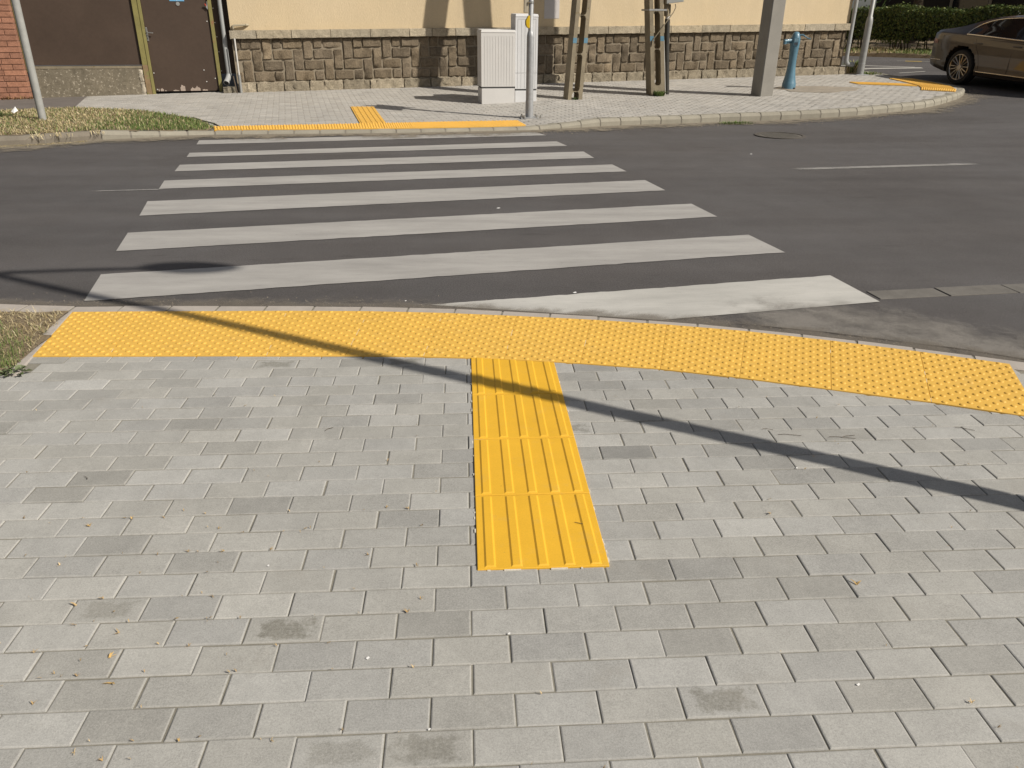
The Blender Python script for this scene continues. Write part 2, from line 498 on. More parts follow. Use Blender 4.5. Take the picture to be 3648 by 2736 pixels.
# ------------------------------------------------------------------ terrain of the place
TH = rad(13); CT, ST = math.cos(TH), math.sin(TH)
L0 = (-4.432, 15.317)
HK = .967          # scale of the house and gate about the camera, also baked into their origin
def sn(x, y):
    dx, dy = x - L0[0], y - L0[1]
    return dx * CT + dy * ST, -dx * ST + dy * CT
def xy(s, n): s, n = s * HK, n * HK; return L0[0] + s * CT - n * ST, L0[1] + s * ST + n * CT
def sm(t): t = min(max(t, 0.), 1.); return t * t * (3 - 2 * t)
def R(x, y):
    """road surface: level by the crossing, rising along the side street"""
    q = min(max(x - 4, 0), 14); q = q * q / (q + 1.5)
    return -.012 + .038 * q * sm((y - 7) / 5) + .04 * min(max(y - 15, 0), 14) * sm((x - 8) / 3)
KERB = [(-9., 7.75), (-5.827, 9.068), (-5.26, 9.314), (-4.8, 9.617), (-3.621, 10.133), (-.931, 10.351), (.974, 10.682), (1.559, 10.908), (2.178, 11.203),  # kerb points unprojected from image pixels, as are most position tables below
        (3.039, 11.473), (3.6, 11.586), (4.188, 11.759), (4.995, 11.86), (5.525, 11.93), (6.085, 12.0), (6.666, 12.14), (7.23, 12.36), (7.787, 12.605),
        (8.277, 12.896), (8.73, 13.243), (9.677, 14.19), (10.164, 14.827), (10.576, 15.458)]
KH = [.12, .12, .12, .12, .05, .05, .05, .08, .12, .12, .12, .13, .13, .13, .13, .13, .13, .13, .12, .12, .12, .1, .08]
KS = [sn(*k) for k in KERB]
KZ = [R(*k) + h for k, h in zip(KERB, KH)]
_ks = [k[0] for k in KS]; _kn = [k[1] for k in KS]
def G(x, y):
    """far pavement: from the kerb top up to the foot of the house"""
    s, n = sn(x, y)
    n0 = float(np.interp(s, _ks, _kn)); z0 = float(np.interp(s, _ks, KZ))
    t = min(max((n - n0) / (0 - n0), 0), 1.2) ** 1.6
    return z0 + (.1456 + .016 * s - z0) * t
KERB2 = KERB + [(10.72, 16.3), (10.62, 17.3), (10.35, 18.6), (10.05, 20.0), (9.7, 22.)]
KZ2 = KZ + [G(*k) + .004 for k in KERB2[len(KERB):]]

def ground_z(x, y): return G(x, y)

# ground and road
g = MB()
g.add([(-300, -300, -.3), (300, -300, -.3), (300, 300, -.3), (-300, 300, -.3)], [(0, 1, 2, 3)])
structure(g.build('ground', M['earth']))
g = MB()
xs = np.arange(-34, 42.01, .5); ys = np.arange(-14, 44.01, .5)
vs = [(x, y, R(x, y)) for y in ys for x in xs]
nx = len(xs)
fs = [(j * nx + i, j * nx + i + 1, (j + 1) * nx + i + 1, (j + 1) * nx + i) for j in range(len(ys) - 1) for i in range(nx - 1)]
g.add(vs, fs)
structure(g.build('road', M['asphalt'], smooth=60))

# zebra crossing
ZS = [[(-3.533, 9.621), (-3.453, 9.233), (1.064, 10.522), (1.201, 10.163)], [(-3.324, 8.528), (-3.258, 8.208), (1.279, 9.545), (1.372, 9.11)],
      [(-3.161, 7.652), (-3.083, 7.238), (1.518, 8.627), (1.574, 8.113)], [(-3.01, 6.704), (-2.918, 6.272), (1.71, 7.644), (1.789, 7.186)],
      [(-2.823, 5.699), (-2.685, 5.13), (1.882, 6.663), (1.967, 6.124)], [(-2.561, 4.551), (-2.444, 4.02), (2.056, 5.505), (2.139, 4.987)],
      [(-2.32, 3.464), (-2.202, 2.934), (2.198, 4.369), (2.292, 3.859)], [(-.216, 2.80), (1.067, 2.53), (2.378, 3.294), (2.446, 2.763)]]
g = MB()
for i, (tl, bl, tr, br) in enumerate(ZS):
    top, bot = [], []
    N = 60
    for k in range(N + 1):
        t = k / N
        jt, jb = rng.normal(0, .003), rng.normal(0, .003)
        top.append((tl[0] + (tr[0] - tl[0]) * t, tl[1] + (tr[1] - tl[1]) * t + jt))
        bot.append((bl[0] + (br[0] - bl[0]) * t, bl[1] + (br[1] - bl[1]) * t + jb))
    if i == 7:
        bot = []
        for k in range(N + 1):
            t = k / N
            A, B, Cc = (-.216, 2.80), (1.067, 2.50), (2.446, 2.763)
            p = (A[0] + (B[0] - A[0]) * t / .48, A[1] + (B[1] - A[1]) * t / .48) if t < .48 else (B[0] + (Cc[0] - B[0]) * (t - .48) / .52, B[1] + (Cc[1] - B[1]) * (t - .48) / .52)
            bot.append(p)
    v = [(x, y, R(x, y) + .004) for x, y in bot + top]
    g.add(v, [(k, k + 1, N + 1 + k + 1, N + 1 + k) for k in range(N)], int(i == 7))
structure(g.build('zebra_crossing', [M['paint'], M['paintkerb']]))

# other road markings
g = MB()
def strip(mb, pts, h=.004, mi=0):
    v = [(x, y, R(x, y) + h) for x, y in pts]
    mb.add(v, [tuple(range(len(pts)))], mi)
def strip2(mb, a, b, wd, N=10, h=.005, mi=0):
    a, b = np.array(a), np.array(b); d = (b - a) / np.linalg.norm(b - a); q = np.array([-d[1], d[0]]) * wd / 2
    v = []
    for k in range(N + 1):
        p = a + (b - a) * k / N; v += [p - q, p + q]
    v = [(x, y, R(x, y) + h) for x, y in v]
    mb.add(v, [(2 * k, 2 * k + 2, 2 * k + 3, 2 * k + 1) for k in range(N)], mi)
strip2(g, (10.60, 20.3), (12.1, 20.0), .22)
strip2(g, (11.0, 19.05), (11.75, 19.2), .07)
strip2(g, (9.9, 21.9), (12.0, 20.2), .10)
strip2(g, (12.55, 21.75), (12.9, 21.5), .12, mi=1, h=.009)
strip2(g, (13.15, 21.3), (13.5, 21.05), .12, mi=1, h=.009)
strip2(g, (12.4, 21.95), (13.9, 20.85), .05, h=.005)
structure(g.build('road_marking', [M['paintfar'], M['paintyel']]))
LANES = [((3.665, 7.235), (6.11, 7.585), .13), ((-3.5, 6.14), (-2.85, 6.225), .05)]

# flush gutter stones in the road, right
g = MB()
a, b = np.array([2.46, 2.885]), np.array([6.4, 3.30])
d = (b - a) / np.linalg.norm(b - a); q = np.array([-d[1], d[0]])
L = np.linalg.norm(b - a); t = 0.
while t < L:
    l = .46 + rng.normal(0, .02)
    p0, p1 = a + d * (t + .006), a + d * (t + l - .006)
    hh = -.006 + rng.normal(0, .0015)
    hw = .075 + .02 * t / L * 2
    c = [p0 - q * hw, p1 - q * hw, p1 + q * hw, p0 + q * hw]
    g.hexa([(x, y, -.1) for x, y in c] + [(x, y, hh) for x, y in c], 0)
    t += l
structure(g.build('gutter_stones', pm('gutter_concrete', (.135, .125, .112), .2, 8, .9, .5, 120), bevel=.004))

# ------------------------------------------------------------------ near pavement
NK = [(-7., 3.2), (-4.2, 3.06), (-2.635, 2.874), (-2.277, 2.818), (-1.849, 2.815), (-1.325, 2.795), (-.645, 2.765), (-.016, 2.694), (.65, 2.565), (1.241, 2.415), (1.821, 2.215),
      (2.305, 2.005), (2.72, 1.82), (3.3, 1.42), (3.9, .9), (4.5, .2), (5.0, -.8), (5.4, -2.4), (5.6, -5)]
def offset(P, dist):
    out = []
    for i in range(len(P)):
        a = np.array(P[max(i - 1, 0)]); b = np.array(P[min(i + 1, len(P) - 1)])
        d = (b - a) / np.linalg.norm(b - a)
        out.append((P[i][0] + d[1] * dist, P[i][1] - d[0] * dist))
    return out
NKI = offset(NK, .115)
def resample(P, step):
    P = [np.array(p, float) for p in P]
    seg = [np.linalg.norm(P[i + 1] - P[i]) for i in range(len(P) - 1)]
    cum = np.concatenate([[0], np.cumsum(seg)])
    n = int(cum[-1] / step)
    out = []
    for k in range(n + 1):
        s = k * step
        i = min(np.searchsorted(cum, s, 'right') - 1, len(seg) - 1)
        out.append(P[i] + (P[i + 1] - P[i]) * (s - cum[i]) / seg[i])
    return out
def kerb(name, P, Z, step, prof, gap, mat, mort, sgn, mdep=.006):
    """stones along P; prof = [(inward, height)] of the top profile; sgn = side of the pavement"""
    g = MB()
    zs = np.array(Z)
    tot = sum(np.linalg.norm(np.array(P[i + 1]) - np.array(P[i])) for i in range(len(P) - 1))
    step = tot / round(tot / step) * .99999
    Q = resample(P, step)
    seg = np.concatenate([[0], np.cumsum([np.linalg.norm(np.array(P[i + 1]) - np.array(P[i])) for i in range(len(P) - 1)])])
    for i in range(len(Q) - 1):
        a, b = Q[i], Q[i + 1]
        d = b - a; l = np.linalg.norm(d); d = d / l
        q = np.array([d[1], -d[0]]) * sgn
        for part in range(2):
            s0, s1 = (gap / 2, l - gap / 2) if part == 0 else (-gap * .6, gap * .6)
            dz = rng.normal(0, .0012) if part == 0 else -mdep
            dn = rng.normal(0, .001) if part == 0 else .004
            vs = []
            for s in (s0, s1):
                zt = float(np.interp(i * step + s, seg, zs)) + dz
                p = a + d * s
                for (inn, h) in prof:
                    e = p + q * (inn + (dn if inn < .05 else -dn))
                    vs.append((e[0], e[1], zt + h))
            n = len(prof)
            fs = [(k, k + 1, n + k + 1, n + k) for k in range(n - 1)] + [tuple(range(n)), tuple(range(n, 2 * n))[::-1]]
            if sgn > 0: fs = [f[::-1] for f in fs]
            g.add(vs, fs, part)
    return structure(g.build(name, [mat, mort]))
kerb('near_kerb', NK, [.002] * len(NK), .27, [(0, -.2), (0, -.006), (.006, -.0005), (.012, 0.), (.108, .0), (.114, -.003), (.115, -.2)], .013, M['kerb'], M['sand'], 1, .0025)
kerb('far_kerb', KERB2[3:], KZ2[3:], .36, [(-.02, -.4), (-.012, -.045), (.012, -.008), (.03, 0), (.125, 0), (.13, -.006), (.135, -.4)], .022, M['kerbfar'], M['mortar'], -1)
kerb('old_kerb', KERB2[:4], KZ2[:4], .62, [(-.03, -.4), (-.018, -.05), (.008, -.012), (.03, 0), (.13, 0), (.14, -.01), (.145, -.4)], .014, pm('old_kerb_concrete', (.175, .152, .12), .2, 4, .95, .5, 120), M['mortar'], -1)

EDGE_A, EDGE_B = (-2.166, 2.72), (-2.04, 1.86)     # concrete edging strip beside the grass
def in_grass_near(x, y):
    # left of the edging strip and above y = 1.9
    t = (y - EDGE_A[1]) / (EDGE_B[1] - EDGE_A[1])
    return y > 1.89 and x < EDGE_A[0] + (EDGE_B[0] - EDGE_A[0]) * t - .02

def lay_bricks(mb, u0, v0, ang, cols, rows, inside, zf, jit, bev, shift=0., clipper=None, stains=.022, tonevar=.075, gapx=.0009, corner=0.):
    c, s = math.cos(ang), math.sin(ang)
    for r in rows:
        for k in cols:
            uc = (k + (0. if r % 2 else .5) + .5) * .2; vc = (r + .5) * .1
            X = u0 + uc * c - vc * s; Y = v0 + uc * s + vc * c
            if not inside(X, Y): continue
            hu, hv = .1 - gapx - abs(rng.normal(0, .0005)), .05 - .001 - abs(rng.normal(0, .0004))
            du, dv, da = rng.normal(0, .0008), rng.normal(0, .0008), rng.normal(0, .003)
            dz, tx, ty = rng.normal(0, .0007), rng.normal(0, .005), rng.normal(0, .008)
            tone = 1 + rng.normal(0, tonevar) - (.10 if rng.random() < .10 else 0)
            st = float(rng.random() < stains) * (.5 + .5 * rng.random())
            col = (tone, st, float(rng.random()))
            def W(a, b):
                aa, bb = a + du - b * da, b + dv + a * da
                return X + aa * c - bb * s, Y + aa * s + bb * c
            quad = [(-hu, -hv), (hu, -hv), (hu, hv), (-hu, hv)]
            if clipper:
                wq = clipper([W(*p) for p in quad])
                if len(wq) < 3: continue
                if len(wq) != 4 or any(abs(wq[i][0] - W(*quad[i])[0]) > 1e-9 for i in range(4)):
                    v = [(x, y, zf(x, y)) for x, y in wq]; n = len(v)
                    v += [(x, y, zf(x, y) - .03) for x, y in wq]
                    mb.add(v, [tuple(range(n))] + [(i, n + i, n + (i + 1) % n, (i + 1) % n) for i in range(n)], 0, col, [(.5, .5)] * (2 * n))
                    continue
            rings = []
            for (ins, dn) in ((bev * 1.2, 0.), (bev * .35, -.0012), (0., -bev)):
                ring = []
                for sx, sy in ((-1, -1), (1, -1), (1, 1), (-1, 1)):
                    a, b2 = sx * (hu - ins), sy * (hv - ins)
                    cs_ = [(a, b2)] if not corner else ([(a, b2 - sy * corner), (a - sx * corner, b2)] if sx * sy > 0 else [(a - sx * corner, b2), (a, b2 - sy * corner)])
                    if corner and (sx, sy) == (-1, -1): cs_ = [(a, b2 + corner), (a + corner, b2)]
                    for a_, b_ in cs_:
                        x, y = W(a_, b_)
                        ring.append((x, y, zf(x, y) + dz + dn + a_ * tx + b_ * ty))
                rings.append(ring)
            ring = [(x, y, z - .02) for x, y, z in rings[-1]]; rings.append(ring)
            vs = [p for rg in rings for p in rg]
            uvq = [(0.02, 0.02), (.98, .02), (.98, .98), (.02, .98)] if not corner else [(.5, .5)] * 8
            m_ = len(uvq)
            fs = [tuple(range(m_))]
            for q in range(3):
                fs += [(q * m_ + i, (q + 1) * m_ + i, (q + 1) * m_ + (i + 1) % m_, q * m_ + (i + 1) % m_) for i in range(m_)]
            mb.add(vs, fs, 0, col, uvq * 4)

near_poly = NKI[1:] + [(5.2, -5), (-4.2, -5)]
WARN_IN = [(-4.2, 2.09), (-2.1, 2.078), (-1.716, 2.069), (-.965, 2.039), (-.21, 2.003), (.18, 1.954), (.539, 1.89), (.906, 1.808), (1.248, 1.696), (1.617, 1.553), (1.997, 1.409), (2.357, 1.242), (2.6, 1.12)]
g = MB()
def inside_near(x, y):
    if y < -1.7 or x < -3.9 or x > 4.6: return False
    if in_grass_near(x + .02, y - .02): return False
    if x < 2.5 and y > np.interp(x, [p[0] for p in WARN_IN], [p[1] for p in WARN_IN]) + .14 and x > -2.2: return False
    return inpoly(x, y, near_poly)
def edgeclip(poly):
    # keep bricks on the right of the edging strip (only for bricks level with it)
    if min(p[1] for p in poly) < 1.86 or min(p[0] for p in poly) > -1.7: return poly
    return clip(poly, EDGE_B, EDGE_A) if False else clip(poly, (EDGE_B[0] + .03, EDGE_B[1]), (EDGE_A[0] + .03, EDGE_A[1]))[::1] if True else poly
def edgeclip2(poly):
    if max(p[1] for p in poly) < 1.90 or min(p[0] for p in poly) > -1.7: return poly
    a, b = (EDGE_A[0], EDGE_A[1]), (EDGE_B[0], EDGE_B[1])
    return clip(poly, a, b)
lay_bricks(g, 0., 0., 0., range(-20, 24), range(-17, 30), inside_near, lambda x, y: 0., .001, .0035, clipper=edgeclip2)
structure(g.build('pavement', M['paver']))
g = MB()
pp = [(x, y) for x, y in near_poly]
g.add([(x, y, -.0034) for x, y in pp], [tuple(range(len(pp)))[::-1]])
structure(g.build('joint_sand', M['sand']))
# concrete edging strip
g = MB()
ea, eb = np.array(EDGE_A), np.array(EDGE_B); d = (eb - ea) / np.linalg.norm(eb - ea); q = np.array([d[1], -d[0]])
n = 8
for k in range(1):
    c = [ea - q * 0., eb - q * 0., eb + q * .048, ea + q * .048]
    g.hexa([(x, y, -.1) for x, y in c[::1]] + [(x, y, .006) for x, y in c], 0)
structure(g.build('edging_strip', M['kerb'], bevel=.006))

# ------------------------------------------------------------------ tactile plates (near)
OUT = [(-2.165, 2.710), (-1.806, 2.706), (-1.41, 2.697), (-.994, 2.688), (-.54, 2.665), (-.125, 2.622), (.279, 2.557), (.681, 2.484), (1.078, 2.393), (1.475, 2.280), (1.866, 2.132), (2.251, 1.967), (2.604, 1.799)]
INN = [(-2.075, 2.078), (-1.716, 2.069), (-1.341, 2.054), (-.965, 2.039), (-.587, 2.024), (-.21, 2.003), (.18, 1.954), (.539, 1.89), (.906, 1.808), (1.248, 1.696), (1.617, 1.553), (1.997, 1.409), (2.375, 1.242)]
def plate_quad(mb, c, zf, th=.006, gap=.0015):
    """slightly shrunk slab over the quad c (4 corners, ccw from inner-left)"""
    m = np.mean(np.array(c), 0)
    cc = [tuple(m + (np.array(p) - m) * (1 - gap / max(np.linalg.norm(np.array(p) - m), .01) * 1.4)) for p in c]
    i2 = [tuple(m + (np.array(p) - m) * (1 - .0016 / max(np.linalg.norm(np.array(p) - m), .01))) for p in cc]
    mb.hexa([(x, y, zf(x, y) - .02) for x, y in cc] + [(x, y, zf(x, y) + th - .002) for x, y in cc])
    v = [(x, y, zf(x, y) + th - .002) for x, y in cc] + [(x, y, zf(x, y) + th) for x, y in i2]
    mb.add(v, [(4, 5, 6, 7), (0, 1, 5, 4), (1, 2, 6, 5), (2, 3, 7, 6), (3, 0, 4, 7)])
    return cc
def studs(mb, c, zf, nu, nv, r=.0125, h=.0040, th=.006, seg=12):
    A, B, Cc, D = [np.array(p) for p in c]    # inner-left, inner-right, outer-right, outer-left
    for j in range(nv * 2):
        for i in range(nu):
            u = (i + (.25 if j % 2 else .75)) / nu; v = (j + .5) / (nv * 2)
            p = (A * (1 - u) + B * u) * (1 - v) + (D * (1 - u) + Cc * u) * v
            z = zf(*p) + th
            vs, fs = [], []
            for rr, hh in ((r, -.0005), (r * .86, h * .62), (r * .55, h)):
                for k in range(seg):
                    a = 2 * math.pi * k / seg
                    vs.append((p[0] + rr * math.cos(a), p[1] + rr * math.sin(a), z + hh))
            for q in range(2):
                for k in range(seg):
                    k2 = (k + 1) % seg
                    fs.append((q * seg + k, q * seg + k2, (q + 1) * seg + k2, (q + 1) * seg + k))
            fs.append(tuple(2 * seg + k for k in range(seg)))
            mb.add(vs, fs)
flat = lambda x, y: 0.
ORD = ['first', 'second', 'third', 'fourth', 'fifth', 'sixth', 'seventh', 'eighth', 'ninth', 'tenth', 'eleventh', 'twelfth']
for i in range(12):
    c = [INN[i], INN[i + 1], OUT[i + 1], OUT[i]]
    mb = MB()
    cc = plate_quad(mb, c, flat, gap=.0003 + .0003 * rng.random())
    studs(mb, cc, flat, 6, 9)
    m = np.mean(np.array(c), 0)
    o = mb.build('tactile_warning_plate', M['warn'], smooth=40, origin=(m[0], m[1], 0))
    lab = {0: 'yellow studded tactile plate at the left end, beside the dry grass patch',
           6: 'yellow studded tactile plate that the ribbed guide strip runs into',
           11: 'yellow studded tactile plate at the right end of the near kerb band'}.get(i, 'yellow studded tactile plate, %s from the left along the near kerb band' % ORD[i])
    tag(o, lab, 'tactile plate', 'yellow studded plates along the near kerb')
# white adhesive in the seams
g = MB()
for i in range(1, 12):
    a, b = np.array(OUT[i]), np.array(INN[i]); 
    for k in range(14):
        if rng.random() < (.3 if i in (3, 4, 5) else .10):
            t0 = k / 14; t1 = t0 + .07
            p0, p1 = a + (b - a) * t0, a + (b - a) * min(t1, .99)
            wv = .0008 + .0008 * rng.random()
            g.hexa([(p0[0] - wv, p0[1], -.001), (p0[0] + wv, p0[1], -.001), (p1[0] + wv, p1[1], -.001), (p1[0] - wv, p1[1], -.001)] + [(p0[0] - wv, p0[1], (.0056)), (p0[0] + wv, p0[1], (.0056)), (p1[0] + wv, p1[1], (.0056)), (p1[0] - wv, p1[1], (.0056))])
for k in range(22):
    y = .372 + 1.5 * rng.random(); side = rng.random() < .5
    x = (.0185 if side else .4185) + rng.normal(0, .001); l = .006 + .02 * rng.random()
    g.box(x - .002, x + .002, y, y + l, -.002, .0035)
for x0, x1 in ((.10, .15), (.24, .29), (.05, .06), (.33, .335)):
    g.box(x0, x1, .3635, .3675, -.002, .004)
tag(g.build('adhesive_residue', M['adhesive']), kind='stuff')

# guide strip
GY = [.367, .766, 1.165, 1.563, 1.95]
for i in range(4):
    mb = MB()
    y0, y1 = GY[i] + .0012, GY[i + 1] - .0012
    x0, x1 = .020, .4165
    top = (y1, y1)
    if i == 3: top = (1.979, 1.905)
    c = [(x0, y0), (x1, y0), (x1, top[1]), (x0, top[0])]
    plate_quad(mb, c, flat, gap=.0008)
    for k in range(5):
        xc = x0 + .0395 + .0793 * k
        ye = top[0] + (top[1] - top[0]) * (xc - x0) / (x1 - x0) - (.001 if i == 3 else .0065)
        ys_ = y0 + .0065
        hb, ht, h = .0190, .0112, .0038
        z = .006
        vs = [(xc - hb, ys_, z - .001), (xc + hb, ys_, z - .001), (xc + hb, ye, z - .001), (xc - hb, ye, z - .001),
              (xc - ht, ys_ + .006, z + h), (xc + ht, ys_ + .006, z + h), (xc + ht, ye - .006, z + h), (xc - ht, ye - .006, z + h)]
        mb.hexa(vs)
    o = mb.build('tactile_guide_plate', M['guide'], origin=((x0 + x1) / 2, (y0 + y1) / 2, 0), bevel=.0012)
    tag(o, ['yellow ribbed guide plate at the free end nearest the viewer', 'yellow ribbed guide plate, second from the free end of the near strip',
            'yellow ribbed guide plate just below the one the lamp shadow crosses', 'yellow ribbed guide plate crossed by the lamp shadow and touching the studded band'][i],
        'tactile plate', 'yellow ribbed plates of the near guide strip')

# ------------------------------------------------------------------ far pavement
far_poly = [(-6.42, 12.55), (-7.04, 14.45)] + [xy(-2.75, .27), xy(0, .27), xy(0, .06), xy(14.55, .06), (9.85, 18.5), (10.12, 19.2)] + offset(KERB2, -.12)[:-2][::-1]
far_core = None
VERGE = [(-9.5, 7.75), (-5.85, 9.2), (-5.3, 9.45), (-4.82, 9.75), (-4.25, 10.0), (-3.74, 10.24), (-3.60, 10.38), (-3.60, 10.62), (-3.76, 10.92), (-4.25, 11.55), (-5.15, 12.2), (-6.4, 12.68), (-7.0, 12.5), (-7.6, 12.05), (-9.5, 11.0)]
far_poly = far_poly[:-4]        # cut the kerb part left of the crossing, the verge takes over there
far_poly = [p for p in far_poly] + [(-3.56, 10.22), (-3.56, 10.62), (-3.72, 10.95), (-4.22, 11.6), (-5.12, 12.25), (-6.3, 12.72)]
def farclip(q):
    return clip(q, (-7.04, 14.45), (-6.42, 12.55)) if min(p[0] for p in q) < -6.3 else q
def clear_of_kerb(x, y):
    for a_, b_ in zip(KERB2[3:-1], KERB2[4:]):
        ex, ey = b_[0] - a_[0], b_[1] - a_[1]; l2 = ex * ex + ey * ey
        t_ = min(max(((x - a_[0]) * ex + (y - a_[1]) * ey) / l2, 0), 1)
        if math.hypot(x - a_[0] - ex * t_, y - a_[1] - ey * t_) < .185: return False
    return True
g = MB()
lay_bricks(g, -4., 10., rad(11.3), range(-26, 90), range(-16, 100),
           lambda x, y: (inpoly(x, y, far_poly) and clear_of_kerb(x, y)) or (x < -6.3 and inpoly(x + .1, y, far_poly)), G, .001, .006, clipper=farclip, stains=0, tonevar=.05, gapx=.004, corner=.009)
structure(g.build('far_pavement', M['farpaver']))
# sand bed under the far pavers: small cells that follow the slope
g = MB()
st = .1
for i in np.arange(-8, 11.5, st):
    for j in np.arange(10, 20.5, st):
        if inpoly(i + st / 2, j + st / 2, far_poly):
            g.add([(x, y, G(x, y) - .005) for x, y in ((i, j), (i + st, j), (i + st, j + st), (i, j + st))], [(0, 1, 2, 3)])
structure(g.build('far_joint_sand', M['sand']))
# old asphalt footpath, far left
g = MB()
ap = [(-14, 9.5), (-9.5, 10.9), (-7.6, 11.95), (-7.0, 12.4), (-6.42, 12.53), (-7.04, 14.45), xy(-2.6, .3), xy(-10.5, .3)]
g.add([(x, y, G(x, y) - .003) for x, y in ap], [tuple(range(len(ap)))])
structure(g.build('footpath', pm('old_footpath_asphalt', (.135, .118, .105), .15, 3, .95, .5, 150)))
# rough concrete apron round the pump
g = MB()
ctr = (7.3, 15.3); n = 40; ring = []
for k in range(n):
    a = 2 * math.pi * k / n; rr = 1 + .12 * math.sin(3 * a + 1) + .06 * math.sin(7 * a)
    x, y = ctr[0] + .85 * rr * math.cos(a), ctr[1] + .62 * rr * math.sin(a); ring.append((x, y, G(x, y) + .006))
g.add(ring + [(x, y, z - .05) for x, y, z in ring], [tuple(range(n))] + [(k, n + k, n + (k + 1) % n, (k + 1) % n) for k in range(n)])
structure(g.build('pump_apron', M['patchconc']))

# dust along the kerbs, worn aggregate by the near kerb
def ribbon(mb, P, wd, sgn, h, wvar=.3):
    Q = resample(P, .12); n = len(Q); vs, uv = [], []
    for i, p in enumerate(Q):
        a, b = Q[max(i - 1, 0)], Q[min(i + 1, n - 1)]; d = (b - a) / np.linalg.norm(b - a); q = np.array([d[1], -d[0]]) * sgn
        wv = wd * (1 + wvar * math.sin(i * .37) * math.sin(i * .11 + 1))
        for k in range(4):
            e = p + q * wv * k / 3; vs.append((e[0], e[1], R(*e) + h)); uv.append((i / (n - 1), k / 3))
    fs = [(i * 4 + k, (i + 1) * 4 + k, (i + 1) * 4 + k + 1, i * 4 + k + 1) for i in range(n - 1) for k in range(3)]
    mb.add(vs, fs, 0, None, uv)
g = MB(); ribbon(g, KERB2[:24], .62, 1, .012)
tag(g.build('kerbside_dust', M['dust']), kind='stuff')
g = MB(); ribbon(g, NK[1:15], .2, -1, .011, .2)
tag(g.build('kerbside_dust', M['dustnear']), kind='stuff')
g = MB(); ribbon(g, [(1.25, 2.5), (1.9, 2.28), (2.5, 2.02), (3.1, 1.66), (3.8, 1.1), (4.6, .25)], .75, -1, .008, .15)
tag(g.build('worn_aggregate', M['worn']), kind='stuff')

# worn lane dashes
g = MB()
for a_, b_, wd_ in LANES:
    d_ = np.array(b_) - np.array(a_); d_ /= np.linalg.norm(d_); q_ = np.array([-d_[1], d_[0]]); n_ = 30; vs, uv = [], []
    for k in range(n_ + 1):
        p_ = np.array(a_) + (np.array(b_) - np.array(a_)) * k / n_
        for q in range(3):
            e = p_ + q_ * wd_ * q / 2; vs.append((e[0], e[1], R(*e) + .005)); uv.append((k / n_, .15 + .25 * abs(q - 1) * 2))
    g.add(vs, [(k * 3 + q, (k + 1) * 3 + q, (k + 1) * 3 + q + 1, k * 3 + q + 1) for k in range(n_) for q in range(2)], 0, None, uv)
structure(g.build('lane_marking', M['faint']))

# far tactile band and guide
FO = [(-3.51, 10.275), (-2.2, 10.375), (-.9, 10.505), (.0, 10.655), (.955, 10.865)]
FI = [(-3.62, 10.62), (-2.3, 10.86), (-.98, 11.1), (-.1, 11.27), (.86, 11.42)]
def interp_line(P, t):
    x = t * (len(P) - 1); i = min(int(x), len(P) - 2); f = x - i
    return (P[i][0] + (P[i + 1][0] - P[i][0]) * f, P[i][1] + (P[i + 1][1] - P[i][1]) * f)
for i in range(11):
    a, b = i / 11, (i + 1) / 11
    c = [interp_line(FO, a), interp_line(FO, b), interp_line(FI, b), interp_line(FI, a)]
    mb = MB(); cc = plate_quad(mb, c, G, th=.012)
    studs(mb, [cc[0], cc[1], cc[2], cc[3]], G, 6, 9, r=.015, h=.008, th=.012, seg=7)
    m = np.mean(np.array(c), 0)
    o = mb.build('tactile_warning_plate', M['farwarn'], smooth=50, origin=(m[0], m[1], G(*m)))
    lab = {0: 'yellow studded plate across the road at the left end, beside the green verge', 10: 'yellow studded plate across the road, at the end under the steel sign pole',
           5: 'yellow studded plate across the road, where the short ribbed strip begins'}.get(i, 'yellow studded plate across the road, %s from the left of the far band' % ORD[i])
    tag(o, lab, 'tactile plate', 'yellow studded plates along the far kerb')
for i in range(5):
    A0, A1 = np.array([-1.55, 11.0]), np.array([-1.955, 13.10]); B0, B1 = np.array([-1.16, 11.06]), np.array([-1.545, 13.10])
    t0, t1 = i / 5, (i + 1) / 5
    c = [tuple(A0 + (A1 - A0) * t0), tuple(B0 + (B1 - B0) * t0), tuple(B0 + (B1 - B0) * t1), tuple(A0 + (A1 - A0) * t1)]
    mb = MB(); plate_quad(mb, c, G, th=.012)
    for k in range(5):
        u = (k + .5) / 5
        for hw, zz in ((.017, .012),):
            e0 = np.array(c[0]) * (1 - u) + np.array(c[1]) * u; e1 = np.array(c[3]) * (1 - u) + np.array(c[2]) * u
            mb.hexa([(e0[0] - hw, e0[1] + .01, G(*e0) + .011), (e0[0] + hw, e0[1] + .01, G(*e0) + .011), (e1[0] + hw, e1[1] - .01, G(*e1) + .011), (e1[0] - hw, e1[1] - .01, G(*e1) + .011),
                     (e0[0] - .012, e0[1] + .014, G(*e0) + .018), (e0[0] + .012, e0[1] + .014, G(*e0) + .018), (e1[0] + .012, e1[1] - .014, G(*e1) + .018), (e1[0] - .012, e1[1] - .014, G(*e1) + .018)])
    m = np.mean(np.array(c), 0)
    tag(mb.build('tactile_guide_plate', M['farwarn'], origin=(m[0], m[1], G(*m))), ['yellow ribbed plate across the road, joined to the far studded band', 'yellow ribbed plate across the road, second up from the far band',
        'yellow ribbed plate across the road, middle of the far guide strip', 'yellow ribbed plate across the road, last but one towards the stone wall', 'yellow ribbed plate across the road, end nearest the stone wall'][i],
        'tactile plate', 'yellow ribbed plates of the far guide strip')
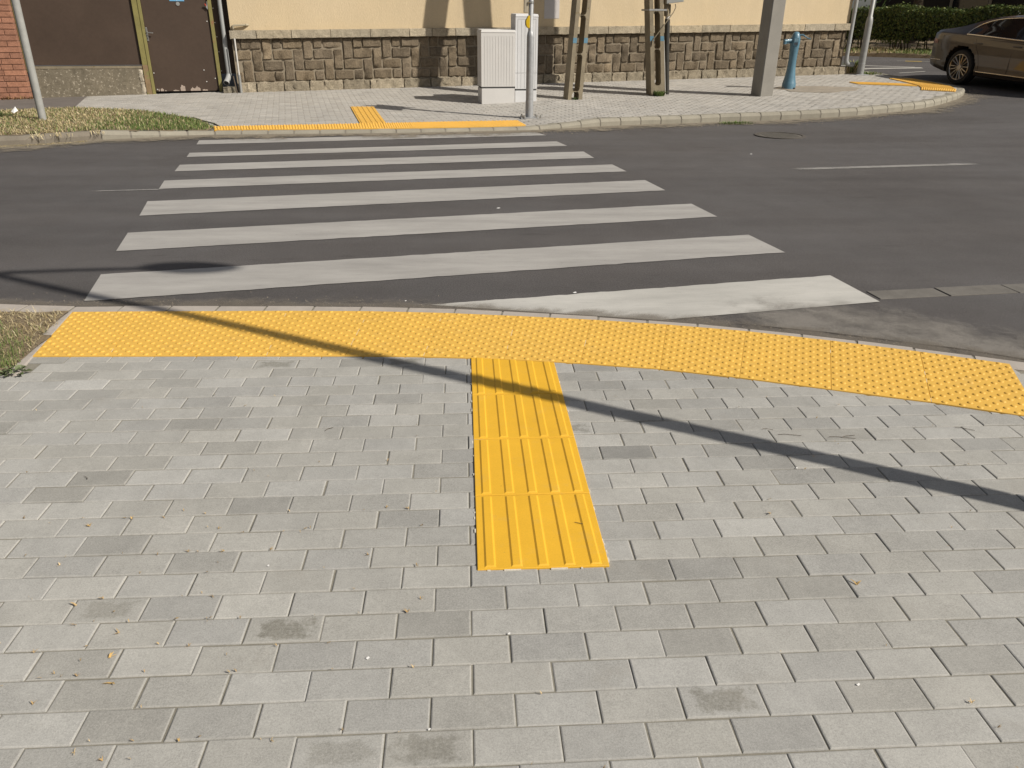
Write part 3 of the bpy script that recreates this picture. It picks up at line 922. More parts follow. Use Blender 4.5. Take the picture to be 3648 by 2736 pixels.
# corner band by the parked car
CI = [(9.26, 14.84), (9.52, 15.3), (9.73, 15.8), (9.85, 16.3), (9.90, 16.85), (9.9, 17.4)]
CO = [(9.71, 14.38), (10.06, 14.92), (10.32, 15.55), (10.44, 16.15), (10.47, 16.8), (10.43, 17.4)]
for i in range(5):
    c = [CI[i], CO[i], CO[i + 1], CI[i + 1]]
    mb = MB(); cc = plate_quad(mb, c, G, th=.014)
    studs(mb, cc, G, 8, 8, r=.018, h=.010, th=.014, seg=7)
    m = np.mean(np.array(c), 0)
    tag(mb.build('tactile_warning_plate', M['farwarn'], smooth=50, origin=(m[0], m[1], G(*m))), ['yellow studded plate on the street corner, nearest the rounded kerb', 'yellow studded plate on the street corner, one in from the rounded kerb end',
        'yellow studded plate on the street corner, where the long ribbed strip joins', 'yellow studded plate on the street corner, fourth one, beside the rear wheel of the car', 'yellow studded plate on the street corner, farthest one, half in the shade of the car'][i],
        'tactile plate', 'yellow studded plates on the street corner')
for i in range(3):
    A0, A1 = np.array([9.72, 16.15]), np.array([8.57, 16.58]); B0, B1 = np.array([9.62, 15.62]), np.array([8.57, 16.13])
    c = [tuple(B0 + (B1 - B0) * i / 3), tuple(A0 + (A1 - A0) * i / 3), tuple(A0 + (A1 - A0) * (i + 1) / 3), tuple(B0 + (B1 - B0) * (i + 1) / 3)]
    mb = MB(); plate_quad(mb, c, G, th=.014)
    for k in range(5):
        u = (k + .5) / 5
        e0 = np.array(c[0]) * (1 - u) + np.array(c[1]) * u; e1 = np.array(c[3]) * (1 - u) + np.array(c[2]) * u
        d = (e1 - e0) / np.linalg.norm(e1 - e0); q = np.array([-d[1], d[0]])
        f = lambda p, hw, s, z: tuple(np.append(p + q * hw * s, G(*p) + z))
        mb.hexa([f(e0, .017, 1, .013), f(e0, .017, -1, .013), f(e1, .017, -1, .013), f(e1, .017, 1, .013), f(e0, .012, 1, .021), f(e0, .012, -1, .021), f(e1, .012, -1, .021), f(e1, .012, 1, .021)])
    m = np.mean(np.array(c), 0)
    tag(mb.build('tactile_guide_plate', M['farwarn'], origin=(m[0], m[1], G(*m))), ['yellow ribbed plate on the street corner, joined to the studded plates there', 'yellow ribbed plate on the street corner, middle of the strip', 'yellow ribbed plate on the street corner, end towards the blue pump'][i],
        'tactile plate', 'yellow ribbed plates on the street corner')

# manhole cover
cx, cy = 4.62, 10.13
t = thing('manhole_cover', 'round iron manhole cover in the asphalt in front of the far kerb', 'manhole cover', (cx, cy, R(cx, cy)))
mb = MB(); mb.lathe([(.30, -.02), (.30, .006), (.285, .008), (.0001, .008)], (cx, cy, R(cx, cy)), 40)
for k in range(-4, 5):
    l = math.sqrt(max(.27 ** 2 - (k * .055) ** 2, 0)); mb.box(cx + k * .055 - .01, cx + k * .055 + .01, cy - l, cy + l, R(cx, cy), R(cx, cy) + .012)
mb.build('cover', pm('dusty_iron_lid', (.115, .105, .09), .2, 12, .85, .5, 80), t)
mb = MB(); mb.lathe([(.36, -.02), (.36, .010), (.315, .012), (.315, -.02)], (cx, cy, R(cx, cy)), 40, cap=False)
mb.build('frame', M['iron'], t)

# ------------------------------------------------------------------ the house
TW = Matrix(((CT * HK, -ST * HK, 0, L0[0]), (ST * HK, CT * HK, 0, L0[1]), (.0155, 0, HK, .049), (0, 0, 0, 1)))      # s, n, z scaled about the camera, with the gentle rise of the plinth
TG = Matrix(((CT * HK, -ST * HK, 0, L0[0]), (ST * HK, CT * HK, 0, L0[1]), (0, 0, HK, .049), (0, 0, 0, 1)))
HL = 14.5
house = thing('house', 'yellow stuccoed corner house on a brown herringbone stone plinth', 'house', (*xy(7, .5), .1))
mb = MB(TW)
mb.box(0, HL, .03, 8, 1.2, 4.6); mb.box(.0, HL, .05, 8, -.6, 1.2, 1)
mb.build('wall', [M['stucco'], M['stonemortar']], house)
mb = MB(TW)
mb.extr([(-.35, -.45, 4.55), (-.35, 8.45, 4.55), (-.35, 4., 6.9)], (HL + .7, 0, 0))
mb.build('roof', M['roof'], house)
# rough-dressed stone blocks
def rough_block(mb, s0, s1, z0, z1, n0, nf, rough, col, edge=.014, sub=.05, wob=.006):
    ns = max(3, int((s1 - s0) / sub)); nz = max(3, int((z1 - z0) / sub))
    vs, fs = [], []
    for j in range(nz + 1):
        for i in range(ns + 1):
            s = s0 + (s1 - s0) * i / ns; z = z0 + (z1 - z0) * j / nz
            border = i in (0, ns) or j in (0, nz)
            n = n0 if border else nf + rng.normal(0, rough)
            if not border:
                # keep the first inner ring close to the rim, so the edge is steep
                if i == 1: s = s0 + edge
                if i == ns - 1: s = s1 - edge
                if j == 1: z = z0 + edge
                if j == nz - 1: z = z1 - edge
                s += rng.normal(0, wob * .5); z += rng.normal(0, wob * .5)
            else:
                s += rng.normal(0, wob) * (1 if i in (0, ns) else 0); z += rng.normal(0, wob) * (1 if j in (0, nz) else 0)
            vs.append((s, n, z))
    for j in range(nz):
        for i in range(ns):
            a = j * (ns + 1) + i; fs.append((a, a + 1, a + ns + 2, a + ns + 1))
    mb.add(vs, fs, 0, col)
mb = MB(TW)
cw, rh = .203, .205
z00 = .285
for c0 in range(-4, int(HL / cw) + 5, 4):
    sets = []
    b = c0
    sets += [(b, 1, 0, 2), (b + 1, 1, 0, 1), (b + 2, 2, 0, 1)]                 # row 0 (top): V, S, H
    sets += [(b + 1, 2, 1, 1), (b + 3, 1, 1, 2)]                               # row 1: H, V
    sets += [(b + 4, 2, 2, 1), (b + 2, 1, 2, 2)]                               # row 2: H (next), V
    sets += [(b + 3, 2, 3, 1), (b + 1, 1, 3, 1)]                               # row 3
    for (cc, wdt, r0, ht) in sets:
        s0, s1 = cc * cw + .55, (cc + wdt) * cw + .55
        z1 = z00 + (4 - r0) * rh; z0 = z1 - ht * rh
        s0, s1 = max(s0, .02), min(s1, HL - .02)
        if s1 - s0 < .07: continue
        gp = .010 + .006 * rng.random()
        tone = float(np.clip(1 + rng.normal(0, .13), .68, 1.3))
        rough_block(mb, s0 + gp, s1 - gp, z0 + gp, z1 - gp * 1.1, .052, .029 - .012 * rng.random(), .008, (tone, 0, float(rng.random() ** 2)))
mb.build('stone_plinth', M['stone'], house, smooth=50)
mb = MB(TW)
s = -.03
while s < HL + .03:
    l = min(.45 + .4 * rng.random(), HL + .06 - s)
    if HL + .06 - s - l < .2: l = HL + .06 - s
    col = (float(1 + rng.normal(0, .07)), 0, float(rng.random()))
    rough_block(mb, s + .004, s + l - .004, 1.105, 1.262, .03, -.045, .004, col, edge=.008, wob=.002)
    mb.hexa([(s + .004, -.04, 1.106), (s + l - .004, -.04, 1.106), (s + l - .004, .06, 1.106), (s + .004, .06, 1.106), (s + .004, -.04, 1.258), (s + l - .004, -.04, 1.258), (s + l - .004, .06, 1.266), (s + .004, .06, 1.266)], 0, col)
    s += l
mb.build('ledge', M['cornice'], house, smooth=50)
mb = MB(TW)
s = .0
while s < HL + .1:
    l = min(.35 + .4 * rng.random(), HL + .12 - s)
    if HL + .12 - s - l < .2: l = HL + .12 - s
    col = (float(1 + rng.normal(0, .12)), 0, float(rng.random()))
    rough_block(mb, s + .003, s + l - .003, -.1, .283, .04, -.035, .013, col, edge=.014, sub=.04, wob=.009)
    mb.hexa([(s + .01, -.025, -.1), (s + l - .01, -.025, -.1), (s + l - .01, .055, -.1), (s + .01, .055, -.1), (s + .01, -.025, .272), (s + l - .01, -.025, .272), (s + l - .01, .055, .276), (s + .01, .055, .276)], 0, col)
    s += l
mb.build('base_course', M['basestone'], house, smooth=50)
mb = MB(TW); mb.box(6.585, 6.935, .024, .034, 1.425, 2.1)
mb.build('paint_patch', M['patch'], house, bevel=.003)
# windows above the frame keep the house a house from elsewhere
for s0 in (1.2, 4.4, 8.6, 11.6):
    mb = MB(TW); mb.box(s0 - .06, s0 + 1.26, -.0, .06, 2.34, 2.40); mb.box(s0 - .06, s0 + 1.26, .0, .06, 3.8, 3.86); mb.box(s0 - .06, s0, .0, .06, 2.40, 3.8); mb.box(s0 + 1.2, s0 + 1.26, .0, .06, 2.40, 3.8); mb.box(s0 + .58, s0 + .62, .004, .06, 2.4, 3.8)
    f = mb.build('window', M['whitemetal'], house)
    mb = MB(TW); mb.box(s0, s0 + 1.2, .02, .028, 2.40, 3.80); mb.build('pane', M['glassdark'], f)
# left downpipe with flexible boot
mb = MB(TG)
mb.tube([(-.14, .16, 4.4), (-.14, .16, 1.24), (-.135, .155, 1.12), (-.145, .13, 1.0), (-.145, .13, .45)], [.045, .045, .047, .047, .047], 18)
dp = mb.build('downpipe', M['pipegrey'], house, smooth=40)
mb = MB(TG)
pts, rs = [], []
for k in range(25):
    t_ = k / 24; pts.append((-.145 - .05 * t_ ** 1.6, .13 - .13 * t_ ** 1.4, .46 - .14 * t_)); rs.append(.05 + .004 * (k % 2))
mb.tube(pts, rs, 18); mb.build('flexible_boot', M['pipegrey'], dp, smooth=60)
mb = MB(TG); mb.tube([(-.192, .012, .325), (-.212, -.035, .285)], [.056, .058], 18); mb.build('pipe_end', M['pipegrey'], dp, smooth=40)
mb = MB(TG); mb.tube([(-.2115, -.034, .2865), (-.213, -.037, .284)], [.049, .049], 18); mb.build('pipe_mouth', M['black'], dp)
# thin conduit at the corner
mb = MB(TG); mb.tube([(.057, -.075, 1.115), (.057, -.075, .42)], .017, 12); cd = mb.build('conduit', M['whitemetal'], house, smooth=40)
mb = MB(TG); mb.tube([(.057, -.075, .44), (.057, -.075, .05)], .028, 12); mb.build('conduit_foot', M['steelold'], cd, smooth=40)
mb = MB(TG); mb.tube([(-.06, -.10, .42), (-.02, -.11, .06)], .012, 8); mb.build('stake', pm('rusty_rod', (.10, .075, .055), .2, 30, .8, .2, 60), house, smooth=40)
# stub pipe on the wall
mb = MB(TG)
mb.tube([(.055, -.03, 1.295), (.055, -.035, 1.335), (.075, -.035, 1.352), (.30, -.02, 1.362)], .021, 14)
mb.tube([(.055, -.03, 1.285), (.055, -.031, 1.30)], .016, 12); mb.tube([(.295, -.021, 1.3618), (.345, .03, 1.366)], .024, 14); mb.tube([(.055, .03, 1.34), (.055, -.035, 1.34)], .023, 14)
mb.build('stub_pipe', pm('painted_pipe', (.36, .31, .22), .12, 12, .7, .2, 90), house, smooth=40)
# right downpipe
mb = MB(TG)
mb.tube([(14.56, -.03, 4.7), (14.56, -.03, .72)], .048, 18)
dp = mb.build('downpipe', M['pipegrey'], house, smooth=40)
mb = MB(TG); P_ = [(14.56, -.03, .74), (14.56, -.03, .66), (14.575, -.032, .61), (14.62, -.035, .575), (14.70, -.04, .56), (14.78, -.045, .555)]
mb.tube(P_, [.051, .053, .056, .056, .054, .056], 18); mb.build('pipe_shoe', M['pipegrey'], dp, smooth=50)
for z in (1.75, 1.05):
    mb = MB(TG); mb.tube([(14.56, -.03, z), (14.56, -.03, z + .035)], .053, 18); mb.build('pipe_bracket', M['zinc'], dp, smooth=40)

# rough block under the left downpipe
mb = MB(TG); rough_block(mb, -.29, -.02, .0, .215, .10, -.04, .008, (1, 0, .5), sub=.04)
mb.box(-.285, -.025, -.03, .2, .0, .208, 0, (1, 0, .5))
o = mb.build('concrete_block', M['block'], origin=(*xy(-.15, .05), .05)); tag(o, 'small rough concrete block under the open end of the left downpipe', 'concrete block')

# ------------------------------------------------------------------ gate, fence panel, brick pier
GN = .25
gt = thing('metal_gate', 'brown sheet metal gate with olive posts between brick pier and yellow house', 'gate', (*xy(-1, GN), .06))
mb = MB(TG); mb.box(-3.79, -1.76, GN, GN + .03, .625, 2.7); mb.build('fixed_panel', M['gate'], gt, bevel=.003)
mb = MB(TG); mb.box(-3.835, -3.79, GN - .03, GN + .03, .50, 2.7); mb.build('edge_profile', M['olive'], gt, bevel=.004)
mb = MB(TG); mb.box(-1.76, -1.63, GN - .05, GN + .05, .62, 2.7, 0); mb.box(-1.762, -1.628, GN - .052, GN + .052, -.1, .62, 1); mb.box(-1.655, -1.60, GN - .062, GN + .03, .02, 2.7, 0); mb.build('post', [M['olive'], M['rustpost']], gt, bevel=.005)
mb = MB(TG); mb.box(-.372, -.305, GN - .055, GN + .05, .25, 2.7, 0); mb.hexa([(-.372, GN - .05, .0), (-.33, GN - .05, .0), (-.33, GN + .04, .0), (-.372, GN + .04, .0), (-.372, GN - .055, .249), (-.30, GN - .055, .249), (-.30, GN + .05, .249), (-.372, GN + .05, .249)], 0); mb.build('post', M['olive'], gt, bevel=.004)
mb = MB(TG); mb.box(-.304, .02, GN + .0, GN + .03, .445, 2.7); mb.build('filler_panel', M['gate'], gt, bevel=.003)
mb = MB(TG); mb.box(-1.598, -.374, GN - .02, GN + .02, .125, 2.7); door = mb.build('door', M['gate'], gt, bevel=.003)
mb = MB(TG); mb.box(-1.6, -.37, GN + .03, GN + .04, -.1, .2); mb.build('door_gap_shade', M['black'], gt)  # black sheet standing in for the shade in the gap under the door
PRIM = pm('bare_primer', (.36, .29, .24), .15, 20, .8, .2, 60)
for s0, wd, hh in ((-1.50, .06, .055), (-1.42, .03, .02), (-1.26, .11, .025), (-1.12, .09, .115), (-.93, .09, .06), (-.84, .10, .075), (-.70, .06, .03), (-.64, .04, .025), (-1.54, .02, .05)):
    mb = MB(TG)
    n = 7; pol = [(s0, GN - .0225, .128)] + [(s0 + wd * k / n, GN - .0225, .128 + hh * (.45 + .55 * math.sin(math.pi * (k + .5) / (n + 1)) + rng.normal(0, .12))) for k in range(n + 1)] + [(s0 + wd, GN - .0225, .128)]
    mb.extr(pol, (0, .0015, 0)); mb.build('peeled_patch', PRIM, door)
mb = MB(TG); mb.box(-1.595, -1.56, GN - .032, GN - .021, 1.06, 1.305); hd = mb.build('handle', M['bolt'], door, bevel=.003)
mb = MB(TG); mb.tube([(-1.578, GN - .03, 1.215), (-1.578, GN - .075, 1.215), (-1.56, GN - .08, 1.215), (-1.455, GN - .08, 1.205)], .0095, 10); mb.build('lever', M['bolt'], hd, smooth=50)
mb = MB(TG); mb.box(-1.582, -1.573, GN - .034, GN - .0315, 1.09, 1.125); mb.build('keyhole', M['black'], hd)
for s0, z0, n0, pa in [(a, b, GN - .02, door) for a, b in ((-.62, .52), (-.60, .30), (-1.575, .47), (-1.56, .16), (-.425, .36), (-.43, 1.42))] + [(-.285, b, GN + .002, gt) for b in (.50, .86, 1.14, 1.40, 1.66, 1.9)]:
    mb = MB(TG); mb.lathe([(.012, -.003), (.010, -.009), (.0001, -.011)], (s0, n0, z0), 10, axis='y'); mb.build('rivet', M['whitemetal'], pa)
mb = MB(TG); mb.box(-1.07, -.80, GN - .026, GN - .021, 1.775, 2.13); sg_ = mb.build('notice_plate', M['sign'], door, bevel=.003)
mb = MB(TG); mb.box(-.935, -.93, GN - .0275, GN - .0265, 1.78, 2.12)
for (z0, l, s0) in ((1.80, .11, -.915), (1.845, .09, -1.05), (1.845, .10, -.915), (1.90, .22, -1.05), (1.96, .2, -1.05)):
    s = s0
    while s < s0 + l:
        wv = .006 + .008 * rng.random(); mb.box(s, s + wv, GN - .0285, GN - .0265, z0, z0 + .014 + .008 * rng.random()); s += wv + .004
mb.build('lettering', M['white'], sg_)
mb = MB(TG); mb.lathe([(.036, -.004), (.034, -.014), (.0001, -.015)], (-.925, GN - .018, 1.728), 20, axis='y'); mb.build('lock_cover', M['steelold'], door)
mb = MB(TG); mb.tube([(-.40, GN - .05, 1.66), (-.41, GN - .06, 1.72)], .012, 8, 0); mb.tube([(-.405, GN - .065, 1.70), (-.425, GN - .075, 1.735)], .012, 8, 1); mb.tube([(-.39, GN - .05, 1.64), (-.38, GN - .04, 1.78)], .008, 8, 0); mb.build('latch', [M['steelold'], M['red']], door)
# concrete plinth below the fixed panel
mb = MB(TG)
rough_block(mb, -3.80, -1.77, -.1, .565, GN + .02, GN - .045, .0025, (1, 0, .5), edge=.01, wob=.002)
mb.box(-3.80, -1.77, GN - .035, GN + .15, -.1, .56, 0, (1, 0, .5)); mb.box(-3.80, -1.775, GN - .05, GN + .16, .561, .605, 1)
o = mb.build('plinth_wall', [M['plinth'], M['conc']], origin=(*xy(-2.8, GN), 0))
tag(o, 'low weathered concrete wall with flaked patches under the brown metal panel', 'low wall')
mb = MB(TG)
rough_block(mb, -1.86, -1.765, -.02, .555, GN - .03, GN - .058, .008, (1, 0, .5), edge=.02, sub=.03, wob=.012)
q = mb.build('chipped_render', M['chipped'], o, smooth=60)
# brick pier
mb = MB(TG)
mb.box(-6.45, -3.845, GN - .155, GN + .3, -.15, 2.6, 1)
ch = .1015; z = -.06; r_ = 0
while z < 2.6:
    s = -3.84
    first = (.19, .36)[r_ % 2]
    k = 0
    while s > -6.44:
        l = (first if k == 0 else (.36, .20)[(k + r_) % 2 if k < 2 else 0])
        col = (float(1 + rng.normal(0, .07)), 0, float(rng.random()))
        s0 = max(s - l, -6.45)
        if s - s0 > .03:
            mb.box(s0 + .005, s - .005 + (.002 if k == 0 else 0), GN - .168, GN + .1, z + .005, z + ch - .006, 0, col)
        s -= l; k += 1
    z += ch; r_ += 1
o = mb.build('brick_pier', [M['clay'], pm('brick_mortar', (.19, .11, .075), .2, 20, .95, .4, 120)], origin=(*xy(-4.5, GN), 0), bevel=.004, bseg=1)
tag(o, 'red brick wall pier at the far left behind the plain grey pole', 'brick wall')

# ------------------------------------------------------------------ poles
def zat(x, y): return G(x, y)
# plain pole on the verge
x, y = -6.136, 10.905
t = thing('steel_pole', 'plain grey steel pole standing in the dry grass verge by the brick pier', 'pole', (x, y, .09))
mb = MB(); mb.tube([(x, y, -.1), (x, y, 3.4)], .0525, 20); mb.build('post', M['poleGrey'], t, smooth=40)
mb = MB(); mb.lathe([(.0545, 0), (.05, .025), (.0001, .035)], (x, y, 3.4), 20); mb.build('cap', M['poleGrey'], t, smooth=40)

# signal / sign pole at the crossing
x, y = 1.075, 11.735; z = zat(x, y)
t = thing('sign_pole', 'galvanised steel pole with yellow push button at the end of the far tactile band', 'sign pole', (x, y, z))
mb = MB(); mb.tube([(x, y, z - .02), (x, y, z + .26), (x, y, z + .262), (x, y, z + 1.19), (x, y, z + 1.215), (x, y, z + 1.262), (x, y, z + 1.275), (x, y, z + 2.78)], [.0625, .0625, .0585, .0585, .056, .046, .0385, .0385], 24)
mb.build('post', M['zinc'], t, smooth=40)
mb = MB(); mb.box(x - .14, x + .14, y - .12, y + .14, z - .01, z + .012); mb.build('base_plate', M['zinc'], t, bevel=.003)
for dx, dy in ((-.115, -.09), (.115, -.09), (-.115, .11), (.115, .11), (-.085, -.115), (.175, -.1)):
    mb = MB(); mb.tube([(x + dx, y + dy, z), (x + dx, y + dy, z + .05)], .011, 10); mb.tube([(x + dx, y + dy, z + .013), (x + dx, y + dy, z + .035)], .02, 6); mb.build('anchor_bolt', M['bolt'], t)
mb = MB()
prof = [(-.042, 1.318), (-.055, 1.325), (-.072, 1.35), (-.078, 1.39), (-.076, 1.43), (-.062, 1.452), (-.052, 1.476), (-.048, 1.49), (-.020, 1.493), (-.02, 1.318)]
mb.extr([(x + a, y - .055, z + b) for a, b in prof], (0, .075, 0)); bt = mb.build('push_button_box', M['yellow'], t, bevel=.006)
mb = MB(); mb.extr([(x - .03 + (a + .03) * 1.12, y + .021, z + b) for a, b in prof], (0, .03, 0)); mb.build('back_shell', M['seam'], bt, bevel=.004)
mb = MB(); mb.box(x - .108, x - .045, y - .03, y + .10, z + 1.53, z + 2.05); mb.build('control_box', M['beige'], t, bevel=.006)
for zz in (1.66, 1.95):
    mb = MB(); mb.tube([(x, y, z + zz), (x, y, z + zz + .03)], .045, 16); mb.tube([(x - .05, y - .03, z + zz + .015), (x - .015, y - .05, z + zz + .015)], .012, 8); mb.build('clamp', M['bolt'], t, smooth=40)
# the blank sign faces seen only by their shadow
mb = MB(); mb.box(x - .055, x - .035, y - .27, y + .27, z + 2.02, z + 2.52); mb.build('sign_panel', M['zinc'], t, bevel=.004)
mb = MB(); mb.hexa([(x - .30, y + .06, z + 2.10), (x + .30, y + .04, z + 2.10), (x + .30, y + .06, z + 2.10), (x - .30, y + .08, z + 2.10), (x - .02, y + .06, z + 2.62), (x + .02, y + .06, z + 2.62), (x + .02, y + .08, z + 2.62), (x - .02, y + .08, z + 2.62)]); mb.build('sign_panel', M['zinc'], t)

# lamp pole at the right end of the house
x, y = 9.645, 18.35; z = zat(x, y)
t = thing('lamp_pole', 'stepped grey steel lamp pole beside the right corner of the yellow house', 'lamp pole', (x, y, z))
mb = MB(); mb.tube([(x, y, z - .05), (x, y, z + .25), (x, y, z + .252), (x, y, z + 1.16), (x, y, z + 1.20), (x, y, z + 1.265), (x, y, z + 1.28), (x, y, z + 5.6)], [.082, .082, .078, .078, .074, .062, .05, .045], 20)
mb.build('post', M['steelold'], t, smooth=40)
mb = MB(); mb.tube([(x, y, z + .245), (x, y, z + .262)], .084, 20); mb.build('collar', M['zinc'], t, smooth=40)
mb = MB(); mb.box(x - .15, x + .15, y - .15, y + .15, z - .03, z + .012); mb.build('base_plate', M['zinc'], t, bevel=.003)
mb = MB(); mb.tube([(x, y, z + 5.55), (x + .5, y - .3, z + 5.75), (x + 1.1, y - .6, z + 5.8)], .028, 10); mb.build('arm', M['steelold'], t, smooth=40)
mb = MB(); mb.extr([(x + 1.05, y - .5, z + 5.75), (x + 1.5, y - .72, z + 5.78), (x + 1.5, y - .9, z + 5.78), (x + 1.0, y - .68, z + 5.75)], (0, 0, .1)); mb.build('lamp_head', M['steelold'], t, bevel=.02)

# street lamp out of frame, whose shadow crosses the near pavement
x, y = 3.25, -.155
t = thing('street_lamp', 'tall street lamp on the near pavement just outside the view, casting the long shadow', 'street lamp', (x, y, 0))
mb = MB(); mb.tube([(x, y, -.05), (x, y, 1.0), (x, y, 1.02), (x, y, 6.06)], [.062, .062, .055, .036], 24); mb.build('post', M['zinc'], t, smooth=40)
mb = MB(); mb.box(x - .15, x + .15, y - .15, y + .15, -.01, .012); mb.build('base_plate', M['zinc'], t, bevel=.003)
mb = MB(); mb.tube([(x, y, 6.03), (x + .12, y - .0, 6.12), (x + .6, y - .02, 6.22), (x + 1.25, y - .05, 6.32)], [.035, .03, .028, .028], 12); mb.build('arm', M['zinc'], t, smooth=40)
mb = MB()
hp = []
for k in range(13):
    a = k / 12; hp.append((x + 1.18 + .62 * a, y - .045 - .03 * a, 6.33 + .03 * a))
mb.tube(hp, [.03 + .095 * math.sin(math.pi * min(1, (k + .6) / 12.6)) ** .7 for k in range(13)], 16); mb.build('lamp_head', M['poleGrey'], t, smooth=60)

# ladder-type concrete poles
def ladder_pole(label, base, W, D, lean_s, lean_n, slots, H, yaw, blue, extra=None):
    z0 = zat(*base)
    t = thing('concrete_pole', label, 'utility pole', (*base, z0), 'ladder type concrete poles in front of the stone plinth')
    ca, sa = math.cos(yaw), math.sin(yaw)
    T = Matrix(((ca, -sa, lean_s, base[0]), (sa, ca, lean_n, base[1]), (0, 0, 1, z0), (0, 0, 0, 1)))
    mb = MB(T)
    ch = .074
    taper = lambda h: 1 - .012 * h
    def chord(sg):
        hs = [-.2, H]
        for i in range(1):
            a, b = hs
            w0, w1 = W / 2 * taper(a), W / 2 * taper(b)
            xs0 = sorted((sg * w0, sg * (w0 - ch))); xs1 = sorted((sg * w1, sg * (w1 - ch)))
            mb.hexa([(xs0[0], 0, a), (xs0[1], 0, a), (xs0[1], D, a), (xs0[0], D, a), (xs1[0], 0, b), (xs1[1], 0, b), (xs1[1], D, b), (xs1[0], D, b)])
    chord(1); chord(-1)
    # webs between the slots, with rounded slot ends
    prev = -.2
    for (a, b) in slots + [(H - .15, None)]:
        za, zb = prev, a
        wi = lambda h: W / 2 * taper(h) - ch
        N = 10; low, up = [], []
        for k in range(N + 1):
            u = -1 + 2 * k / N
            arc = .055 * math.sqrt(max(0, 1 - u * u))
            low.append((u * wi(za), 0., za + (arc if prev > 0 else 0)))
            up.append((u * wi(zb), 0., zb - arc))
        for k in range(N):
            A, B, Cc, Dd = low[k], low[k + 1], up[k + 1], up[k]
            mb.hexa([A, B, (B[0], D, B[2]), (A[0], D, A[2]), Dd, Cc, (Cc[0], D, Cc[2]), (Dd[0], D, Dd[2])])
        if b is None: break
        prev = b
    mb.build('shaft', M['conc'], t)
    for sg in (1, -1):
        mb = MB(T)
        w0 = W / 2 * taper(1.); a, b = sorted((sg * (w0 + .001), sg * (w0 - ch + .002)))
        mb.box(a, b, -.0025, .012, blue[0], blue[1]); mb.build('paint_band', M['bluepaint'], t)
    return t, T
def slotset(first, n, sl, web):
    out, a = [], first
    for i in range(n): out.append((a, a + sl)); a += sl + web
    return out
# the bottom of the left pole shows a half buried slot
t1, T1 = ladder_pole('concrete ladder pole standing nearest the grey cabinets, leaning slightly right', (2.111, 13.952), .29, .24, .072, .115, [(-.14, .09)] + slotset(.188, 9, .545, .105), 6.6, rad(15), (.97, 1.06))
t2, T2 = ladder_pole('concrete ladder pole with meter box and black cable duct, leaning slightly left', (3.825, 14.555), .28, .29, -.105, 0., slotset(.24, 9, .548, .103), 6.6, rad(8), (.98, 1.067))
mb = MB(T2)
mb.tube([(.265, .22, -.0), (.277, .22, .9), (.30, .22, 1.36)], .05, 16); mb.build('cable_duct', M['cable'], t2, smooth=40)
mb = MB(T2); mb.tube([(.30, .22, 1.34), (.302, .22, 1.41)], .043, 14); mb.build('duct_collar', M['whitemetal'], t2, smooth=40)
mb = MB(T2); mb.tube([(.275, .2, 1.41), (.275, .2, 1.72)], .05, 12); mb.tube([(.335, .24, 1.41), (.345, .24, 1.62)], .035, 12); mb.build('cable_bundle', M['conc'], t2, smooth=40)
mb = MB(T2); mb.hexa([(.24, .1, 1.62), (.56, .04, 1.66), (.56, .25, 1.66), (.24, .3, 1.62), (.26, .1, 2.2), (.58, .04, 2.2), (.58, .25, 2.2), (.26, .3, 2.2)]); mb.build('meter_box', pm('grey_meter_box', (.34, .345, .33), .05, 5, .6, .05, 60), t2, bevel=.008)
mb = MB(T2); mb.tube([(-.10, -.015, .99), (.06, -.02, 1.17), (.2, -.02, 1.33), (.33, .0, 1.47), (.40, .05, 1.56), (.40, .06, 1.62)], .009, 8); mb.tube([(-.10, -.015, .99), (-.11, -.012, .9)], .009, 8); mb.build('loose_cable', M['conc'], t2, smooth=50)
mb = MB(T2); mb.box(-.145, .20, -.006, .428, 1.50, 1.53); mb.build('steel_strap', M['steelold'], t2)
mb = MB(T2); mb.tube([(.17, .05, .0), (.165, .05, .5), (.155, .05, 1.0)], .008, 8); mb.build('earth_wire', M['whitemetal'], t2, smooth=40)

# smooth tapered concrete pole
x, y = 5.858, 14.20; z0 = zat(x, y); ya = rad(13)
t = thing('concrete_pole', 'smooth square grey concrete pole standing left of the blue pump', 'utility pole', (x, y, z0))
mb = MB(Matrix(((math.cos(ya), -math.sin(ya), .004, x), (math.sin(ya), math.cos(ya), 0, y), (0, 0, 1, z0), (0, 0, 0, 1))))
def sq(h): k = 1 - .012 * h; return .145 * k, .34 * k
rings = [(-.2), (.0), 2., 4., 7.2]
vs = []
for h in rings:
    a, d = sq(h); cfr = .016
    vs += [(-a + cfr, 0, h), (a - cfr, 0, h), (a, cfr, h), (a, d - cfr, h), (a - cfr, d, h), (-a + cfr, d, h), (-a, d - cfr, h), (-a, cfr, h)]
fs = []
for i in range(len(rings) - 1): fs += [(i * 8 + k, i * 8 + (k + 1) % 8, (i + 1) * 8 + (k + 1) % 8, (i + 1) * 8 + k) for k in range(8)]
fs.append(tuple((len(rings) - 1) * 8 + k for k in range(8)))
mb.add(vs, fs); mb.build('shaft', M['conc3'], t)

